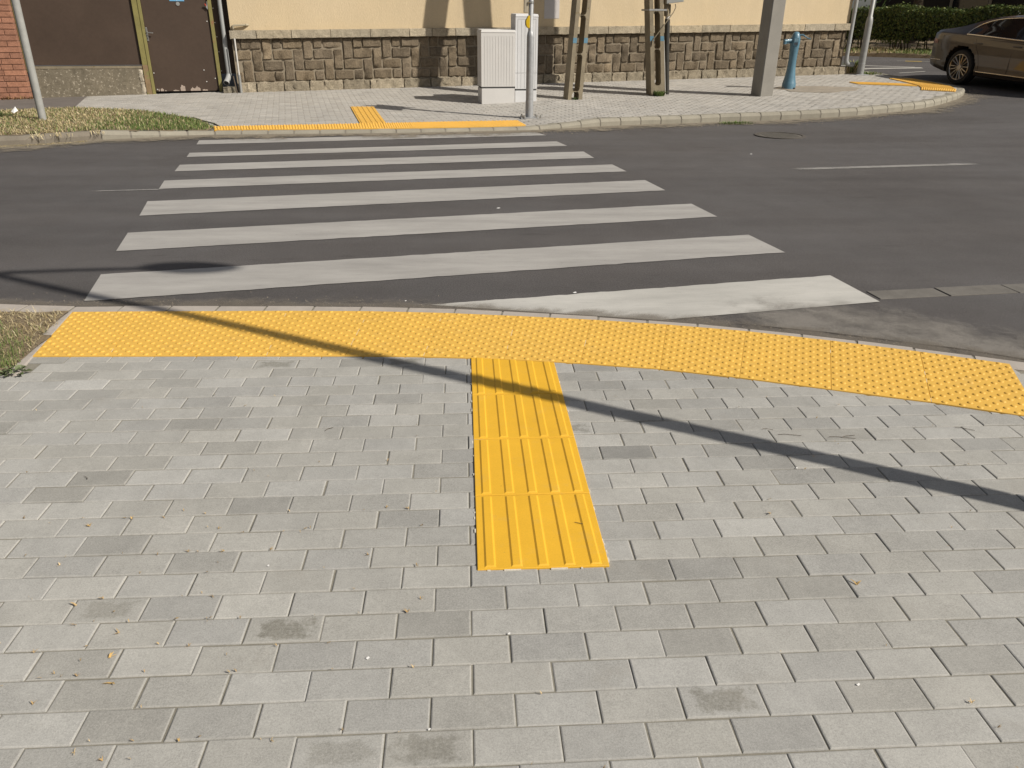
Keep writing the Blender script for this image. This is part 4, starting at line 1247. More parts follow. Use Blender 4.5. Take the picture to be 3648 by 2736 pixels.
# ------------------------------------------------------------------ cabinets
def cabinet(name, label, fl, fr, depth, H, seams, grooves, mat, ledge):
    a, b = np.array(fl), np.array(fr); wd = np.linalg.norm(b - a); an = math.atan2(b[1] - a[1], b[0] - a[0])
    z0 = min(zat(*fl), zat(*fr)) - .02
    H = H + .02
    t = thing(name, label, 'utility cabinet', (*fl, z0), 'grey utility cabinets by the sign pole')
    T = Matrix(((math.cos(an), -math.sin(an), 0, a[0]), (math.sin(an), math.cos(an), 0, a[1]), (0, 0, 1, z0), (0, 0, 0, 1)))
    zs = seams[0]
    mb = MB(T); mb.box(.003, wd - .003, .004, depth - .004, 0, zs - .016); mb.build('plinth', mat, t, bevel=.006)
    mb = MB(T); mb.box(.012, wd - .012, .014, depth - .014, zs - .017, zs + .017); mb.build('joint', M['seam'], t)
    mb = MB(T); 
    # ribbed or grooved front, the grooves let into the sheet
    n = len(grooves)
    gs = [(gx * wd - .0028, gx * wd + .0028, zs + .03, H - .10) for gx in grooves]
    mb.box(0, wd, .006, depth, zs + .016, H - .045)
    xs_ = [0] + [v for g_ in gs for v in g_[:2]] + [wd]
    for k in range(0, len(xs_), 2):
        zr = [zs + .016] + [q for zz in seams[1:] for q in (zz - .005, zz + .005)] + [H - .045]
        for q in range(0, len(zr), 2): mb.box(xs_[k], xs_[k + 1], 0, .0061, zr[q], zr[q + 1])
    for g_ in gs:
        mb.box(g_[0], g_[1], .0002, .0061, zs + .016, zs + .03); mb.box(g_[0], g_[1], .0002, .0061, H - .10, H - .045)
    if n < 5:
        for xx in (.04, wd - .04): mb.box(xx - .0018, xx + .0018, -.0012, .003, .26, H - .08, 1)
        mb.box(.04, wd - .04, -.0012, .003, H - .084, H - .08, 1)
    body = mb.build('body', [mat, M['seam']], t)
    mb = MB(T)
    mb.hexa([(-.006, -.008, H - .044), (wd + .006, -.008, H - .044), (wd + .006, depth + .006, H - .044), (-.006, depth + .006, H - .044), (.004, .004, H + .0), (wd - .004, .004, H + .0), (wd - .004, depth - .01, H + .012), (.004, depth - .01, H + .012)])
    mb.build('lid', mat, t, bevel=.006)
    return t, T, wd, H
cabinet('utility_cabinet', 'lower light grey cabinet with ribbed front on the far pavement', (.352, 13.575), (.962, 13.665), .42, 1.235, [.30], [.09 + .82 * k / 10 for k in range(11)], M['cab'], True)
tc, Tc, wc, Hc = cabinet('utility_cabinet', 'taller cool grey cabinet half behind the steel sign pole', (.966, 13.70), (1.372, 13.76), .42, 1.47, [.235, .52], [.26, .42, .58, .74], M['cab2'], True)

# ------------------------------------------------------------------ blue pump
x, y = 6.765, 15.45; z = zat(x, y)
t = thing('water_pump', 'blue cast iron street water pump with side spout beside the smooth concrete pole', 'water pump', (x, y, z))
mb = MB()
prof = [(.140, -.02), (.140, .0), (.136, .012), (.136, .10), (.131, .112), (.118, .17), (.102, .25), (.089, .34), (.0805, .44), (.0775, .54), (.080, .64), (.086, .74), (.0925, .82), (.0945, .84), (.096, .86), (.0985, .955), (.0965, .965)]
mb.lathe(prof, (x, y, z), 32); body = mb.build('body', M['pump'], t, smooth=35)
mb = MB(); mb.lathe([(.094, .962), (.090, .98), (.078, 1.02), (.058, 1.058), (.030, 1.075), (.0001, 1.08)], (x, y, z), 32); mb.build('cap', M['pump'], t, smooth=50)
mb = MB(); mb.tube([(x - .07, y - .02, z + .915), (x - .15, y - .045, z + .912), (x - .225, y - .065, z + .905), (x - .245, y - .07, z + .895)], [.034, .033, .034, .036], 16)
mb.tube([(x - .232, y - .067, z + .90), (x - .240, y - .069, z + .845)], [.034, .030], 14); mb.tube([(x - .07, y - .02, z + .872), (x - .235, y - .066, z + .862)], .011, 10); mb.build('spout', M['pump'], t, smooth=50)
mb = MB(); mb.tube([(x + .07, y - .03, z + 1.012), (x + .115, y - .06, z + 1.02), (x + .17, y - .08, z + .985), (x + .225, y - .10, z + .955), (x + .265, y - .11, z + .95)], [.02, .018, .012, .011, .014], 12); mb.build('lever', M['pump'], t, smooth=50)
va = math.atan2(-1.5 - y, 0 - x) + .22
dv = Vector((math.cos(va), math.sin(va), 0)); tv = Vector((-dv.y, dv.x, 0))
def badge(mb, r0, r1, a0, a1, z0, z1, mi):
    P = [Vector((x, y, z)) + dv * r0 + tv * a0 + Vector((0, 0, z0)), Vector((x, y, z)) + dv * r0 + tv * a1 + Vector((0, 0, z0)), Vector((x, y, z)) + dv * r1 + tv * a1 + Vector((0, 0, z0)), Vector((x, y, z)) + dv * r1 + tv * a0 + Vector((0, 0, z0))]
    mb.hexa(P + [p + Vector((0, 0, z1 - z0)) for p in P], mi)
mb = MB(); badge(mb, .06, .1005, -.046, .046, .825, .962, 0); badge(mb, .06, .1025, -.034, .034, .90, .95, 1); badge(mb, .06, .1022, -.035, .035, .835, .882, 2)
for zz in (.91, .922, .934): badge(mb, .06, .1035, -.026, .026, zz, zz + .005, 0)
mb.build('badge', [M['pump'], M['pumplight'], M['pumpdark']], body)
for k in range(4):
    a = k * math.pi / 2 + .5; px, py = x + .155 * math.cos(a), y + .155 * math.sin(a)
    mb = MB(); mb.tube([(px, py, z - .01), (px, py, z + .03)], .012, 8); mb.tube([(px, py, z + .008), (px, py, z + .02)], .02, 6); mb.tube([(px, py, z + .012), (x + .10 * math.cos(a), y + .10 * math.sin(a), z + .03)], .014, 6); mb.build('anchor_bolt', M['iron'], t)

# ------------------------------------------------------------------ vegetation
def blade(mb, x, y, z, h, lean, az, wd, col):
    ca, sa = math.cos(az), math.sin(az); px, py = -sa * wd / 2, ca * wd / 2
    m = (x + ca * lean * .4, y + sa * lean * .4, z + h * .6); t_ = (x + ca * lean, y + sa * lean, z + h * (1 - .3 * min(abs(lean) / max(h, .01), 1)))
    mb.add([(x - px, y - py, z), (x + px, y + py, z), (m[0] + px * .8, m[1] + py * .8, m[2]), (m[0] - px * .8, m[1] - py * .8, m[2]), t_], [(0, 1, 2, 3), (3, 2, 4)], 0, col)
STRAW = [(.50, .42, .24), (.44, .36, .2), (.56, .48, .3), (.36, .28, .15)]
GREEN = [(.13, .19, .05), (.17, .22, .07), (.10, .16, .045), (.21, .24, .085)]
def pick(L, v=.12):
    c = L[int(rng.integers(len(L)))]; k = 1 + rng.normal(0, v); return tuple(float(a * k) for a in c)
# near left grass
g = MB()
npoly = [(-4.2, 2.93), (-2.7, 2.75), (-2.20, 2.69), (-2.175, 2.66), (-2.065, 1.90), (-2.6, 1.86), (-4.2, 1.86)]
cells = []
for i in np.arange(-4.2, -2.0, .07):
    for j in np.arange(1.86, 2.95, .07):
        if inpoly(i + .035, j + .035, npoly):
            h = lambda x, y: .012 + .006 * math.sin(x * 9) * math.cos(y * 11) + .005 * math.sin(x * 23 + y * 17)
            g.add([(a, b, h(a, b)) for a, b in ((i, j), (i + .07, j), (i + .07, j + .07), (i, j + .07))], [(0, 1, 2, 3)])
structure(g.build('soil', M['soil'], smooth=60))
g = MB()
for k in range(15000):
    x, y = rng.uniform(-3.6, -2.05), rng.uniform(1.88, 2.80)
    if not inpoly(x + .012, y - .01, npoly) or not inpoly(x, y + .03, npoly): continue
    green = (2.45 - y) * 1.0 + (-2.3 - x) * .7 + rng.normal(0, .16) > .28
    if green: blade(g, x, y, .008, rng.uniform(.02, .06), rng.normal(0, .03), rng.uniform(0, 6.28), rng.uniform(.002, .004), pick(GREEN))
    elif rng.random() < .62:
        blade(g, x, y, .014, rng.uniform(.002, .03), rng.normal(0, .04), rng.uniform(0, 6.28), rng.uniform(.0015, .004), pick(STRAW))
for k in range(60):
    x, y = rng.uniform(-2.6, -2.14), rng.uniform(2.3, 2.68)
    if inpoly(x, y, npoly): blade(g, x, y, .006, .02 + .05 * rng.random() ** 3, rng.normal(0, .05), rng.uniform(0, 6.28), .005, pick([(.52, .43, .27), (.58, .5, .34)]))
tag(g.build('grass', M['grass']), kind='stuff')
def weed(name, label, x, y, z, n, size, spread, cols, cat='weed', flat_=.5):
    g = MB()
    for k in range(n):
        a = rng.uniform(0, 6.28); r0 = spread * rng.random() ** .7; h = size * rng.uniform(.3, 1)
        px, py = x + r0 * math.cos(a) * 1., y + r0 * math.sin(a) * flat_
        blade(g, px, py, z, h, h * rng.uniform(.3, 1.1), a + rng.normal(0, .5), size * rng.uniform(.06, .13), pick(cols))
    o = g.build(name, M['grass'], origin=(x, y, z)); return tag(o, label, cat)
# small leafy weed at the edging corner
g = MB()
for k in range(26):
    a = rng.uniform(0, 6.28); r0 = .05 * rng.random(); l = rng.uniform(.02, .04); x, y = -2.06 + r0 * math.cos(a), 1.875 + r0 * .6 * math.sin(a); zz = .006 + .02 * rng.random()
    ca, sa = math.cos(a), math.sin(a); wv = l * .3
    g.add([(x, y, zz), (x + ca * l * .5 - sa * wv, y + sa * l * .5 + ca * wv, zz + .010), (x + ca * l, y + sa * l, zz + .004), (x + ca * l * .5 + sa * wv, y + sa * l * .5 - ca * wv, zz + .008)], [(0, 1, 2, 3)], 0, pick([(.12, .16, .06), (.18, .22, .11), (.09, .11, .05)]))
tag(g.build('weed', M['grass'], origin=(-2.06, 1.875, 0)), 'small grey green leafy weed at the foot of the near edging strip', 'weed')
# far verge
g = MB()
stp = .2
for i in np.arange(-9.6, -3.4, stp):
    for j in np.arange(7.6, 13.4, stp):
        if inpoly(i + stp / 2, j + stp / 2, VERGE):
            g.add([(a, b, G(a, b) + .0) for a, b in ((i, j), (i + stp, j), (i + stp, j + stp), (i, j + stp))], [(0, 1, 2, 3)])
structure(g.build('verge', M['soil'], smooth=60))
g = MB()
for k in range(48000):
    x, y = rng.uniform(-9.0, -3.6), rng.uniform(7.9, 13.0)
    if not inpoly(x, y, VERGE): continue
    if x < -8.2 and rng.random() < .6: continue
    gr = .5 + .5 * math.sin(x * 1.9 + 2.1) * math.sin(y * 1.3 + .4)
    lush = .22 + sm((x + 5.6) / 1.0) * .55 + (.75 if x < -6.9 and y < 11.6 else 0) + .12 * gr
    c = pick(GREEN, .15) if rng.random() < lush else pick(STRAW, .15)
    blade(g, x, y, G(x, y) - .005, rng.uniform(.02, .065) * (.7 + .5 * lush), rng.normal(0, .045), rng.uniform(0, 6.28), rng.uniform(.006, .012), c)
tag(g.build('grass', M['grass']), kind='stuff')
# thin edging round the tip of the verge
g = MB()
eg = [(-3.56, 10.26), (-3.53, 10.45), (-3.55, 10.68), (-3.70, 10.98), (-3.95, 11.28), (-4.2, 11.6)]
g.tube([(a_, b_, G(a_, b_) + .004) for a_, b_ in eg], .012, 6)
structure(g.build('verge_edging', pm('dark_edging', (.10, .09, .075), .2, 10, .8, .1, 60)))
# straw hanging over the far left kerb
g = MB()
for (kx, ky) in ((-5.45, 9.25), (-5.2, 9.36), (-4.85, 9.6)):
    for k in range(22):
        x, y = kx + rng.normal(0, .06), ky + rng.uniform(-.06, .08); blade(g, x, y, .105 + .02 * rng.random(), -.02 - .06 * rng.random(), rng.uniform(.02, .1), -1.2 + rng.normal(0, .5), .008, pick(STRAW))
for k in range(500):
    x = rng.uniform(-6.4, -4.9); y = np.interp(x, [-9, -5.827, -5.26, -4.8], [7.75, 9.068, 9.314, 9.617]) - abs(rng.normal(0, .09)) - .03
    blade(g, x, y, R(x, y) + .012, .012 * rng.random(), rng.normal(0, .06), rng.uniform(0, 6.28), .008, pick(STRAW))
tag(g.build('straw', M['grass']), kind='stuff')
# scrap of paper on the verge
x, y = -6.85, 11.55
g = MB(); z = G(x, y) + .055
g.add([(x - .05, y, z), (x, y - .03, z - .02), (x + .05, y + .01, z + .01), (x + .01, y + .03, z + .07), (x - .03, y + .035, z + .03)], [(0, 1, 2, 3, 4)]); g.add([(x - .05, y, z - .003), (x, y - .03, z - .023), (x + .05, y + .01, z + .007), (x + .01, y + .03, z + .067), (x - .03, y + .035, z + .027)], [(4, 3, 2, 1, 0)])
tag(g.build('paper_scrap', M['paper'], origin=(x, y, z)), 'crumpled white paper scrap in the dry grass left of the grey pole', 'litter')
# weeds
GW = [(.13, .2, .05), (.2, .26, .08), (.09, .14, .04)]
weed('weed', 'green weed tuft growing in the gutter below the far kerb', 4.43, 11.55, R(4.43, 11.55), 420, .065, .30, GW, flat_=.38)
weed('weed', 'green weed growing at the foot of the pole with the black cable duct', 3.84, 14.50, G(3.84, 14.50), 160, .15, .09, GW)
weed('weed', 'dark weed growing in the half buried slot of the left ladder pole', 2.11, 13.92, G(2.1, 13.92), 60, .07, .06, [(.05, .08, .025), (.08, .12, .04)])
weed('weed', 'tall grassy weed between the lamp pole and the house corner', 9.83, 19.12, G(9.50, 18.45), 160, .42, .14, GW + STRAW[:1])
weed('weed', 'low weeds spreading right of the lamp pole foot', 9.9, 18.4, G(9.9, 18.4), 240, .10, .30, GW + STRAW[:1])
weed('weed', 'faint dry weed at the stone base right of the pump', *xy(12.3, -.07), .30, 60, .22, .1, [(.2, .2, .1), (.3, .26, .14)])
# leaf litter at the foot of the brick pier
g = MB()
for k in range(170):
    s = rng.uniform(-5.6, -3.75); n = GN - .2 - abs(rng.normal(0, .05)); x, y = xy(s, n); z = G(x, y) + .0
    if s < -4.3 and rng.random() < .6: continue
    blade(g, x, y, z, .02 + .06 * rng.random(), rng.normal(0, .06), rng.uniform(0, 6.28), .022, pick([(.25, .14, .06), (.18, .1, .05), (.32, .2, .09)]))
tag(g.build('leaf_litter', M['grass']), kind='stuff')

# tiny dry blossoms and straws on the near pavement
g = MB()
def bit(x, y, s, c):
    a = rng.uniform(0, 6.28); n = int(rng.integers(2, 5))
    for k in range(n):
        b = a + rng.normal(0, .9); l = s * rng.uniform(.4, 1.1); wv = s * rng.uniform(.1, .28)
        blade(g, x, y, .002 + .002 * rng.random(), .004 + .006 * rng.random(), l, b, wv, c)
for k in range(190):
    if rng.random() < .62: x, y = rng.normal(-.95, .42), rng.uniform(-.35, .75)
    else: x, y = rng.uniform(-2.2, 2.6), rng.uniform(-.4, 1.7)
    # much of it gathers in the joints
    if rng.random() < .6: y = round(y / .1) * .1 + rng.normal(0, .006)
    if .0 < x < .44 and y > .34: continue
    bit(x, y, rng.uniform(.004, .016), pick([(.55, .37, .14), (.48, .33, .15), (.42, .3, .16), (.6, .46, .26)]))
for (x, y) in ((-1.09, .27), (-.93, .155), (-.92, .065), (-.88, -.02), (1.12, .25), (1.0, .62), (-1.12, -.13)): bit(x, y, .024, pick([(.55, .37, .14), (.5, .36, .18)]))
tag(g.build('dry_blossom_litter', M['grass']), kind='stuff')
g = MB()
for (x, y, l, a) in ((1.27, 1.15, .09, -.1), (1.47, 1.12, .1, -.15), (1.5, 1.13, .06, .3), (.36, .58, .05, 2.5), (-.55, 1.28, .04, .8), (2.0, 1.17, .07, -.4), (1.2, 1.2, .04, -.2), (-1.35, .95, .03, 2.2), (-1.75, .98, .04, -.3)):
    p = [(x + l * math.cos(a) * (t_ - .5), y + l * math.sin(a) * (t_ - .5) + .004 * math.sin(5 * t_), .009 if 0 < x < .42 else .004) for t_ in (0, .3, .6, 1)]
    g.tube(p, .0009, 6)
tag(g.build('twig', M['bark']), 'thin dry twigs scattered on the near paving stones', 'twig', kind='stuff')
g = MB()
for (x, y, s) in ((-.265, .03, .006), (.95, -.12, .005), (-.6, .42, .004), (.1, .1, .004), (-.1, -.2, .004), (1.2, .9, .004), (.66, 2.99, .014), (-.35, 2.87, .007), (.3, 5.35, .02), (3.6, 8.4, .02)):
    zz = 0 if y < 2.6 else -.01
    g.add([(x - s, y, zz + .003), (x, y - s * .5, zz + .002), (x + s * .9, y + s * .1, zz + .005), (x + .2 * s, y + s * .6, zz + .006)], [(0, 1, 2, 3)])
tag(g.build('white_litter_flecks', M['paper']), kind='stuff')
g = MB()
for k in range(900):
    t_ = rng.random(); i = int(rng.integers(2, len(NK) - 5)); a, b = np.array(NK[i]), np.array(NK[i + 1]); p = a + (b - a) * t_; d = (b - a) / np.linalg.norm(b - a); q = np.array([-d[1], d[0]])
    p = p + q * abs(rng.normal(.02, .09)); s = rng.uniform(.0015, .005)
    g.add([(p[0] - s, p[1], -.012), (p[0], p[1] - s, -.012), (p[0] + s, p[1], -.012), (p[0], p[1] + s, -.012), (p[0], p[1], -.012 + s)], [(0, 1, 4), (1, 2, 4), (2, 3, 4), (3, 0, 4)])
for k in range(1500):
    i = int(rng.integers(4, 23)); a, b = np.array(KERB2[i]), np.array(KERB2[i + 1]); p = a + (b - a) * rng.random(); d = (b - a) / np.linalg.norm(b - a); q = np.array([d[1], -d[0]])
    p = p + q * abs(rng.normal(.03, .2)); s = rng.uniform(.004, .013); z = R(*p)
    g.add([(p[0] - s, p[1], z), (p[0], p[1] - s, z), (p[0] + s, p[1], z), (p[0], p[1] + s, z), (p[0], p[1], z + s)], [(0, 1, 4), (1, 2, 4), (2, 3, 4), (3, 0, 4)])
tag(g.build('grit', pm('road_grit', (.25, .215, .17), .3, 60, .95, 0)), kind='stuff')

# ------------------------------------------------------------------ hedge, garden and trees at the right
HA, HB = np.array([10.3, 26.4]), np.array([19.5, 18.3])
hd_ = (HB - HA) / np.linalg.norm(HB - HA); hq = np.array([-hd_[1], hd_[0]])    # hq points away from the road
def VZ(x, y): return R(x, y) + .10
# verge in front of and under the hedge, garden behind
g = MB()
LH = np.linalg.norm(HB - HA)
cols_ = np.arange(-6, LH + 10, .5); rows_ = [-.95, -.9, -.5, 0, .5, 1, 2, 4, 7, 11]
vs, fs = [], []
for i, a in enumerate(cols_):
    for j, b in enumerate(rows_):
        p = HA + hd_ * a + hq * b; vs.append((p[0], p[1], (R(*p) - .05) if j == 0 else VZ(*p) + .02 * math.sin(a * 3 + b * 5)))
nr = len(rows_)
fs = [(i * nr + j, (i + 1) * nr + j, (i + 1) * nr + j + 1, i * nr + j + 1) for i in range(len(cols_) - 1) for j in range(nr - 1)]
g.add(vs, fs); structure(g.build('garden_ground', M['soil'], smooth=60))
g = MB()
for k in range(9000):
    a, b = rng.uniform(-1, LH), rng.uniform(-.9, .6); p = HA + hd_ * a + hq * b
    dry = rng.random() < .45 + .3 * math.sin(a * 2.3)
    blade(g, p[0], p[1], VZ(*p) - .01, rng.uniform(.03, .14), rng.normal(0, .06), rng.uniform(0, 6.28), rng.uniform(.012, .025), pick(STRAW if dry else GREEN, .2))
tag(g.build('grass', M['grass']), kind='stuff')
def leafquad(mb, p, nrm, size, col):
    n = Vector(nrm).normalized(); u = n.orthogonal().normalized(); u.rotate(Matrix.Rotation(rng.uniform(0, 6.28), 3, n)); v = n.cross(u)
    p = Vector(p); s = size
    mb.add([p - u * s, p + v * s * .5 - u * .1 * s, p + u * s + n * s * .15, p - v * s * .5 - u * .1 * s], [(0, 1, 2, 3)], 0, col)
hp0 = HA + hd_ * (LH / 2)
t = thing('hedge', 'long trimmed green hedge across the side street behind the parked car', 'hedge', (hp0[0], hp0[1], VZ(*hp0)))
g = MB()
HH = 1.14
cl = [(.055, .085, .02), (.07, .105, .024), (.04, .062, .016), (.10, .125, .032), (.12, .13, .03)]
for k in range(26000):
    a = rng.uniform(0, LH); face = rng.random()
    top = HH + .05 * math.sin(a * 2.1) + .03 * math.sin(a * 5.3)
    if face < .42: b, h, nn = rng.uniform(.05, .85), top + rng.normal(0, .035), (rng.normal(0, .5), rng.normal(0, .5), 1)
    elif face < .9:
        h = top * (1 - rng.random() ** 1.15 * .86); bulge = .06 * math.sin(a * 1.7 + h * 3) + .04 * math.sin(a * 4.1); b = .03 + bulge + abs(rng.normal(0, .06)); nn = (-hq[0] + rng.normal(0, .35), -hq[1] + rng.normal(0, .35), rng.normal(-.1, .3))
    else: b, h, nn = rng.uniform(.1, .85), rng.uniform(.25, top), (rng.normal(0, 1), rng.normal(0, 1), rng.normal(0, 1))
    if h < .3 + .12 * math.sin(a * 2.9) and rng.random() < .75: continue
    p = HA + hd_ * a + hq * b
    leafquad(g, (p[0], p[1], VZ(*p) + h), nn, rng.uniform(.022, .045), pick(cl, .15))
g.build('leaves', M['leaf'], t)
g = MB()
for k in range(90):
    a = rng.uniform(0, LH); b = rng.uniform(.25, .6); p = HA + hd_ * a + hq * b; z = VZ(*p)
    g.tube([(p[0], p[1], z - .05), (p[0] + rng.normal(0, .05), p[1] + rng.normal(0, .05), z + .4), (p[0] + rng.normal(0, .12), p[1] + rng.normal(0, .12), z + 1.1)], [.02, .015, .006], 6)
g.build('stems', M['bark'], t)
# dense inner mass of twigs
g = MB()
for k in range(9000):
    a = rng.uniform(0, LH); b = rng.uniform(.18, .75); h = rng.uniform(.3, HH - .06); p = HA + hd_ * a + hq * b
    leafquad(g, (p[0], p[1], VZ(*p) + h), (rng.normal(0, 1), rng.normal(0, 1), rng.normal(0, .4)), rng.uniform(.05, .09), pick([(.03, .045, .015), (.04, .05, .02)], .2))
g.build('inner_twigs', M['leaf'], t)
# pale post behind the hedge
p = HA + hd_ * 7.05 + hq * 1.3
g = MB(); g.tube([(p[0], p[1], VZ(*p) - .1), (p[0] + .02, p[1], VZ(*p) + 3.2)], .055, 14)
tag(g.build('garden_post', pm('pale_post', (.42, .38, .32), .1, 8, .8, .1, 60), origin=(p[0], p[1], VZ(*p)), smooth=40), 'pale slim post rising behind the hedge at the top right', 'post')
# shaded house behind the hedge
def hpnt(a, b, z): p = HA + hd_ * a + hq * b; return (p[0], p[1], z)
zb_ = .5
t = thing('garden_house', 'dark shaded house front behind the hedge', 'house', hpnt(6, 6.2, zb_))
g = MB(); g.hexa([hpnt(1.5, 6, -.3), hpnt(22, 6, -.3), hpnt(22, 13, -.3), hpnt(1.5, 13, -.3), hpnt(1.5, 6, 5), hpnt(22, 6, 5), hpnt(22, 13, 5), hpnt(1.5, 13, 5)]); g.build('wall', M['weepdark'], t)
g = MB(); g.add([hpnt(1, 5.2, 4.9), hpnt(22.5, 5.2, 4.9), hpnt(22.5, 9.5, 7.4), hpnt(1, 9.5, 7.4), hpnt(22.5, 13.6, 4.9), hpnt(1, 13.6, 4.9)], [(0, 1, 2, 3), (3, 2, 4, 5), (0, 3, 5), (1, 4, 2), (0, 5, 4, 1)]); g.build('roof', M['roof'], t)
for a in (4, 8.2, 12.5, 17):
    g = MB(); g.hexa([hpnt(a, 5.93, 1.6), hpnt(a + 1.3, 5.93, 1.6), hpnt(a + 1.3, 5.99, 1.6), hpnt(a, 5.99, 1.6), hpnt(a, 5.93, 3.2), hpnt(a + 1.3, 5.93, 3.2), hpnt(a + 1.3, 5.99, 3.2), hpnt(a, 5.99, 3.2)]); f = g.build('window', M['housewall'], t)
    g = MB(); g.hexa([hpnt(a + .1, 5.90, 1.7), hpnt(a + 1.2, 5.90, 1.7), hpnt(a + 1.2, 5.925, 1.7), hpnt(a + .1, 5.925, 1.7), hpnt(a + .1, 5.90, 3.1), hpnt(a + 1.2, 5.90, 3.1), hpnt(a + 1.2, 5.925, 3.1), hpnt(a + .1, 5.925, 3.1)]); g.build('pane', M['glassdark'], f)
# garden wall behind the left end of the hedge
g = MB(); g.hexa([hpnt(-4, 2.5, -.2), hpnt(1.45, 2.5, -.2), hpnt(1.45, 2.7, -.2), hpnt(-4, 2.7, -.2), hpnt(-4, 2.5, 3.2), hpnt(1.45, 2.5, 3.2), hpnt(1.45, 2.7, 3.2), hpnt(-4, 2.7, 3.2)])
tag(g.build('garden_wall', pm('grey_garden_wall', (.12, .11, .09), .15, 2, .95, .4, 40), origin=hpnt(-1, 2.6, .5)), 'plain grey garden wall seen between downpipe and lamp pole', 'wall')
def tree(label, a, b, hgt_, cr_, zlow, n):
    x, y, z = hpnt(a, b, 0); z = VZ(x, y)
    t = thing('tree', label, 'tree', (x, y, z), 'shady garden trees behind the hedge')
    g = MB(); g.tube([(x, y, z - .2), (x + .05, y, z + 1.2), (x - .05, y + .08, z + hgt_ * .5), (x + .05, y, z + hgt_ * .85)], [.19, .15, .1, .03], 10)
    for k in range(7):
        an = rng.uniform(0, 6.28); h0 = hgt_ * rng.uniform(.25, .6); l = cr_ * rng.uniform(.6, .95)
        g.tube([(x, y, z + h0), (x + l * .5 * math.cos(an), y + l * .5 * math.sin(an), z + h0 + .25), (x + l * math.cos(an), y + l * math.sin(an), z + h0 + .55)], [.06, .04, .012], 7)
    g.build('trunk', M['bark'], t, smooth=50)
    g = MB()
    cs = [(rng.normal(0, .45) * cr_, rng.normal(0, .45) * cr_, zlow + (hgt_ - zlow) * rng.random(), rng.uniform(.45, .85)) for _ in range(22)]
    for k in range(n):
        cx_, cy_, cz_, rr = cs[int(rng.integers(len(cs)))]
        d = rng.normal(0, 1, 3); d /= np.linalg.norm(d); r2 = rr * rng.random() ** .4
        leafquad(g, (x + cx_ + d[0] * r2, y + cy_ + d[1] * r2, z + cz_ + d[2] * r2 * .75), d + rng.normal(0, .5, 3), rng.uniform(.05, .09), pick([(.05, .085, .02), (.065, .1, .028), (.04, .065, .018)], .2))
    g.build('crown', M['leaf'], t)
tree('dark leafy garden tree just behind the hedge, left of the pale post', 3.6, 3.0, 5.5, 1.7, 1.5, 5000)
tree('dark leafy garden tree behind the hedge, right of the pale post', 9.3, 3.4, 6., 1.9, 1.6, 5000)
tree('dark leafy garden tree behind the parked car roof', 13.0, 3.0, 5.5, 1.8, 1.5, 4500)

# ------------------------------------------------------------------ the car
WC = Vector((11.06, 16.60, R(11.06, 16.60)))
HD = rad(-77)
fx = Vector((math.cos(HD), math.sin(HD), -.040)).normalized()
ly = Vector((-math.sin(HD), math.cos(HD), 0))
ly = (ly - fx * ly.dot(fx)).normalized(); uz = fx.cross(ly)
org = WC + ly * .86
TC = Matrix(((fx.x, ly.x, uz.x, org.x), (fx.y, ly.y, uz.y, org.y), (fx.z, ly.z, uz.z, org.z), (0, 0, 0, 1)))
car = thing('parked_car', 'large dark sedan with chrome window trim and multi-spoke wheels at the right edge', 'car', tuple(org))
I = lambda x, X, Y: float(np.interp(x, X, Y))
def wmax(X): return I(X, [-1.15, -1.1, -1.0, -.8, -.4, 0, .8, 2.4, 3.2, 3.7, 3.95, 4.05], [.60, .74, .84, .90, .94, .955, .945, .945, .95, .90, .78, .6])
def zbot(X): return I(X, [-1.15, -1.05, -.85, -.45, .3, 2.6, 3.5, 3.9, 4.05], [.42, .34, .28, .21, .2, .2, .2, .24, .34])
def zbelt(X): return I(X, [-1.15, -1.05, -.95, -.8, 0, .5, 2.4, 3.0, 3.7, 4.05], [.90, 1.0, 1.03, 1.045, 1.03, 1.015, .955, .93, .80, .62])
def ztop(X): return I(X, [-1.15, -1.05, -.97, -.85, -.55, -.25, .1, .4, .8, 1.2, 1.7, 2.1, 2.5, 2.95, 3.3, 3.75, 4.05], [.96, 1.07, 1.11, 1.125, 1.165, 1.24, 1.345, 1.41, 1.455, 1.475, 1.475, 1.45, 1.36, 1.12, 1.03, .90, .66])
def wroof(X):
    d = ztop(X) - zbelt(X); return wmax(X) * I(d, [0, .08, .2, .35, .5], [.93, .88, .78, .70, .655])
def section(X, N=46):
    w_, zb_2, zl, zt, wr = wmax(X), zbot(X), zbelt(X), ztop(X), wroof(X)
    d = max(zt - zl, .02)
    P = [(0, zb_2), (.80 * w_, zb_2), (.95 * w_, zb_2 + .03), (.985 * w_, zb_2 + .12), (.975 * w_, zb_2 + .22), (1.0 * w_, zb_2 + (zl - zb_2) * .58), (.995 * w_, zl - .16), (.972 * w_, zl - .03), (.945 * w_, zl),
         (wr + (.945 * w_ - wr) * .45, zl + (d - .045) * .5), (wr, zt - .05 * min(1, d / .1)), (wr * .8, zt - .018 * min(1, d / .1)), (0, zt)]
    P = np.array(P); seg = np.concatenate([[0], np.cumsum(np.linalg.norm(np.diff(P, axis=0), axis=1))])
    key = list(seg); tt = []
    cnt = [4, 3, 3, 3, 7, 5, 3, 2, 5, 5, 3, 4]
    for i in range(len(cnt)): tt += list(np.linspace(seg[i], seg[i + 1], cnt[i], endpoint=False))
    tt.append(seg[-1])
    return np.stack([np.interp(tt, seg, P[:, 0]), np.interp(tt, seg, P[:, 1])], 1)
def side_y(X, z):
    s_ = section(X); i0 = int(np.argmax(s_[:, 0] >= .9 * wmax(X)))
    return float(np.interp(z, s_[i0:, 1], s_[i0:, 0]))
Xs = np.concatenate([[-1.15], np.arange(-1.12, 4.05, .03), [4.05]])
WH = [0., 3.07]; WR = .362
mb = MB(TC)
secs = [section(X) for X in Xs]; ns_ = len(secs[0])
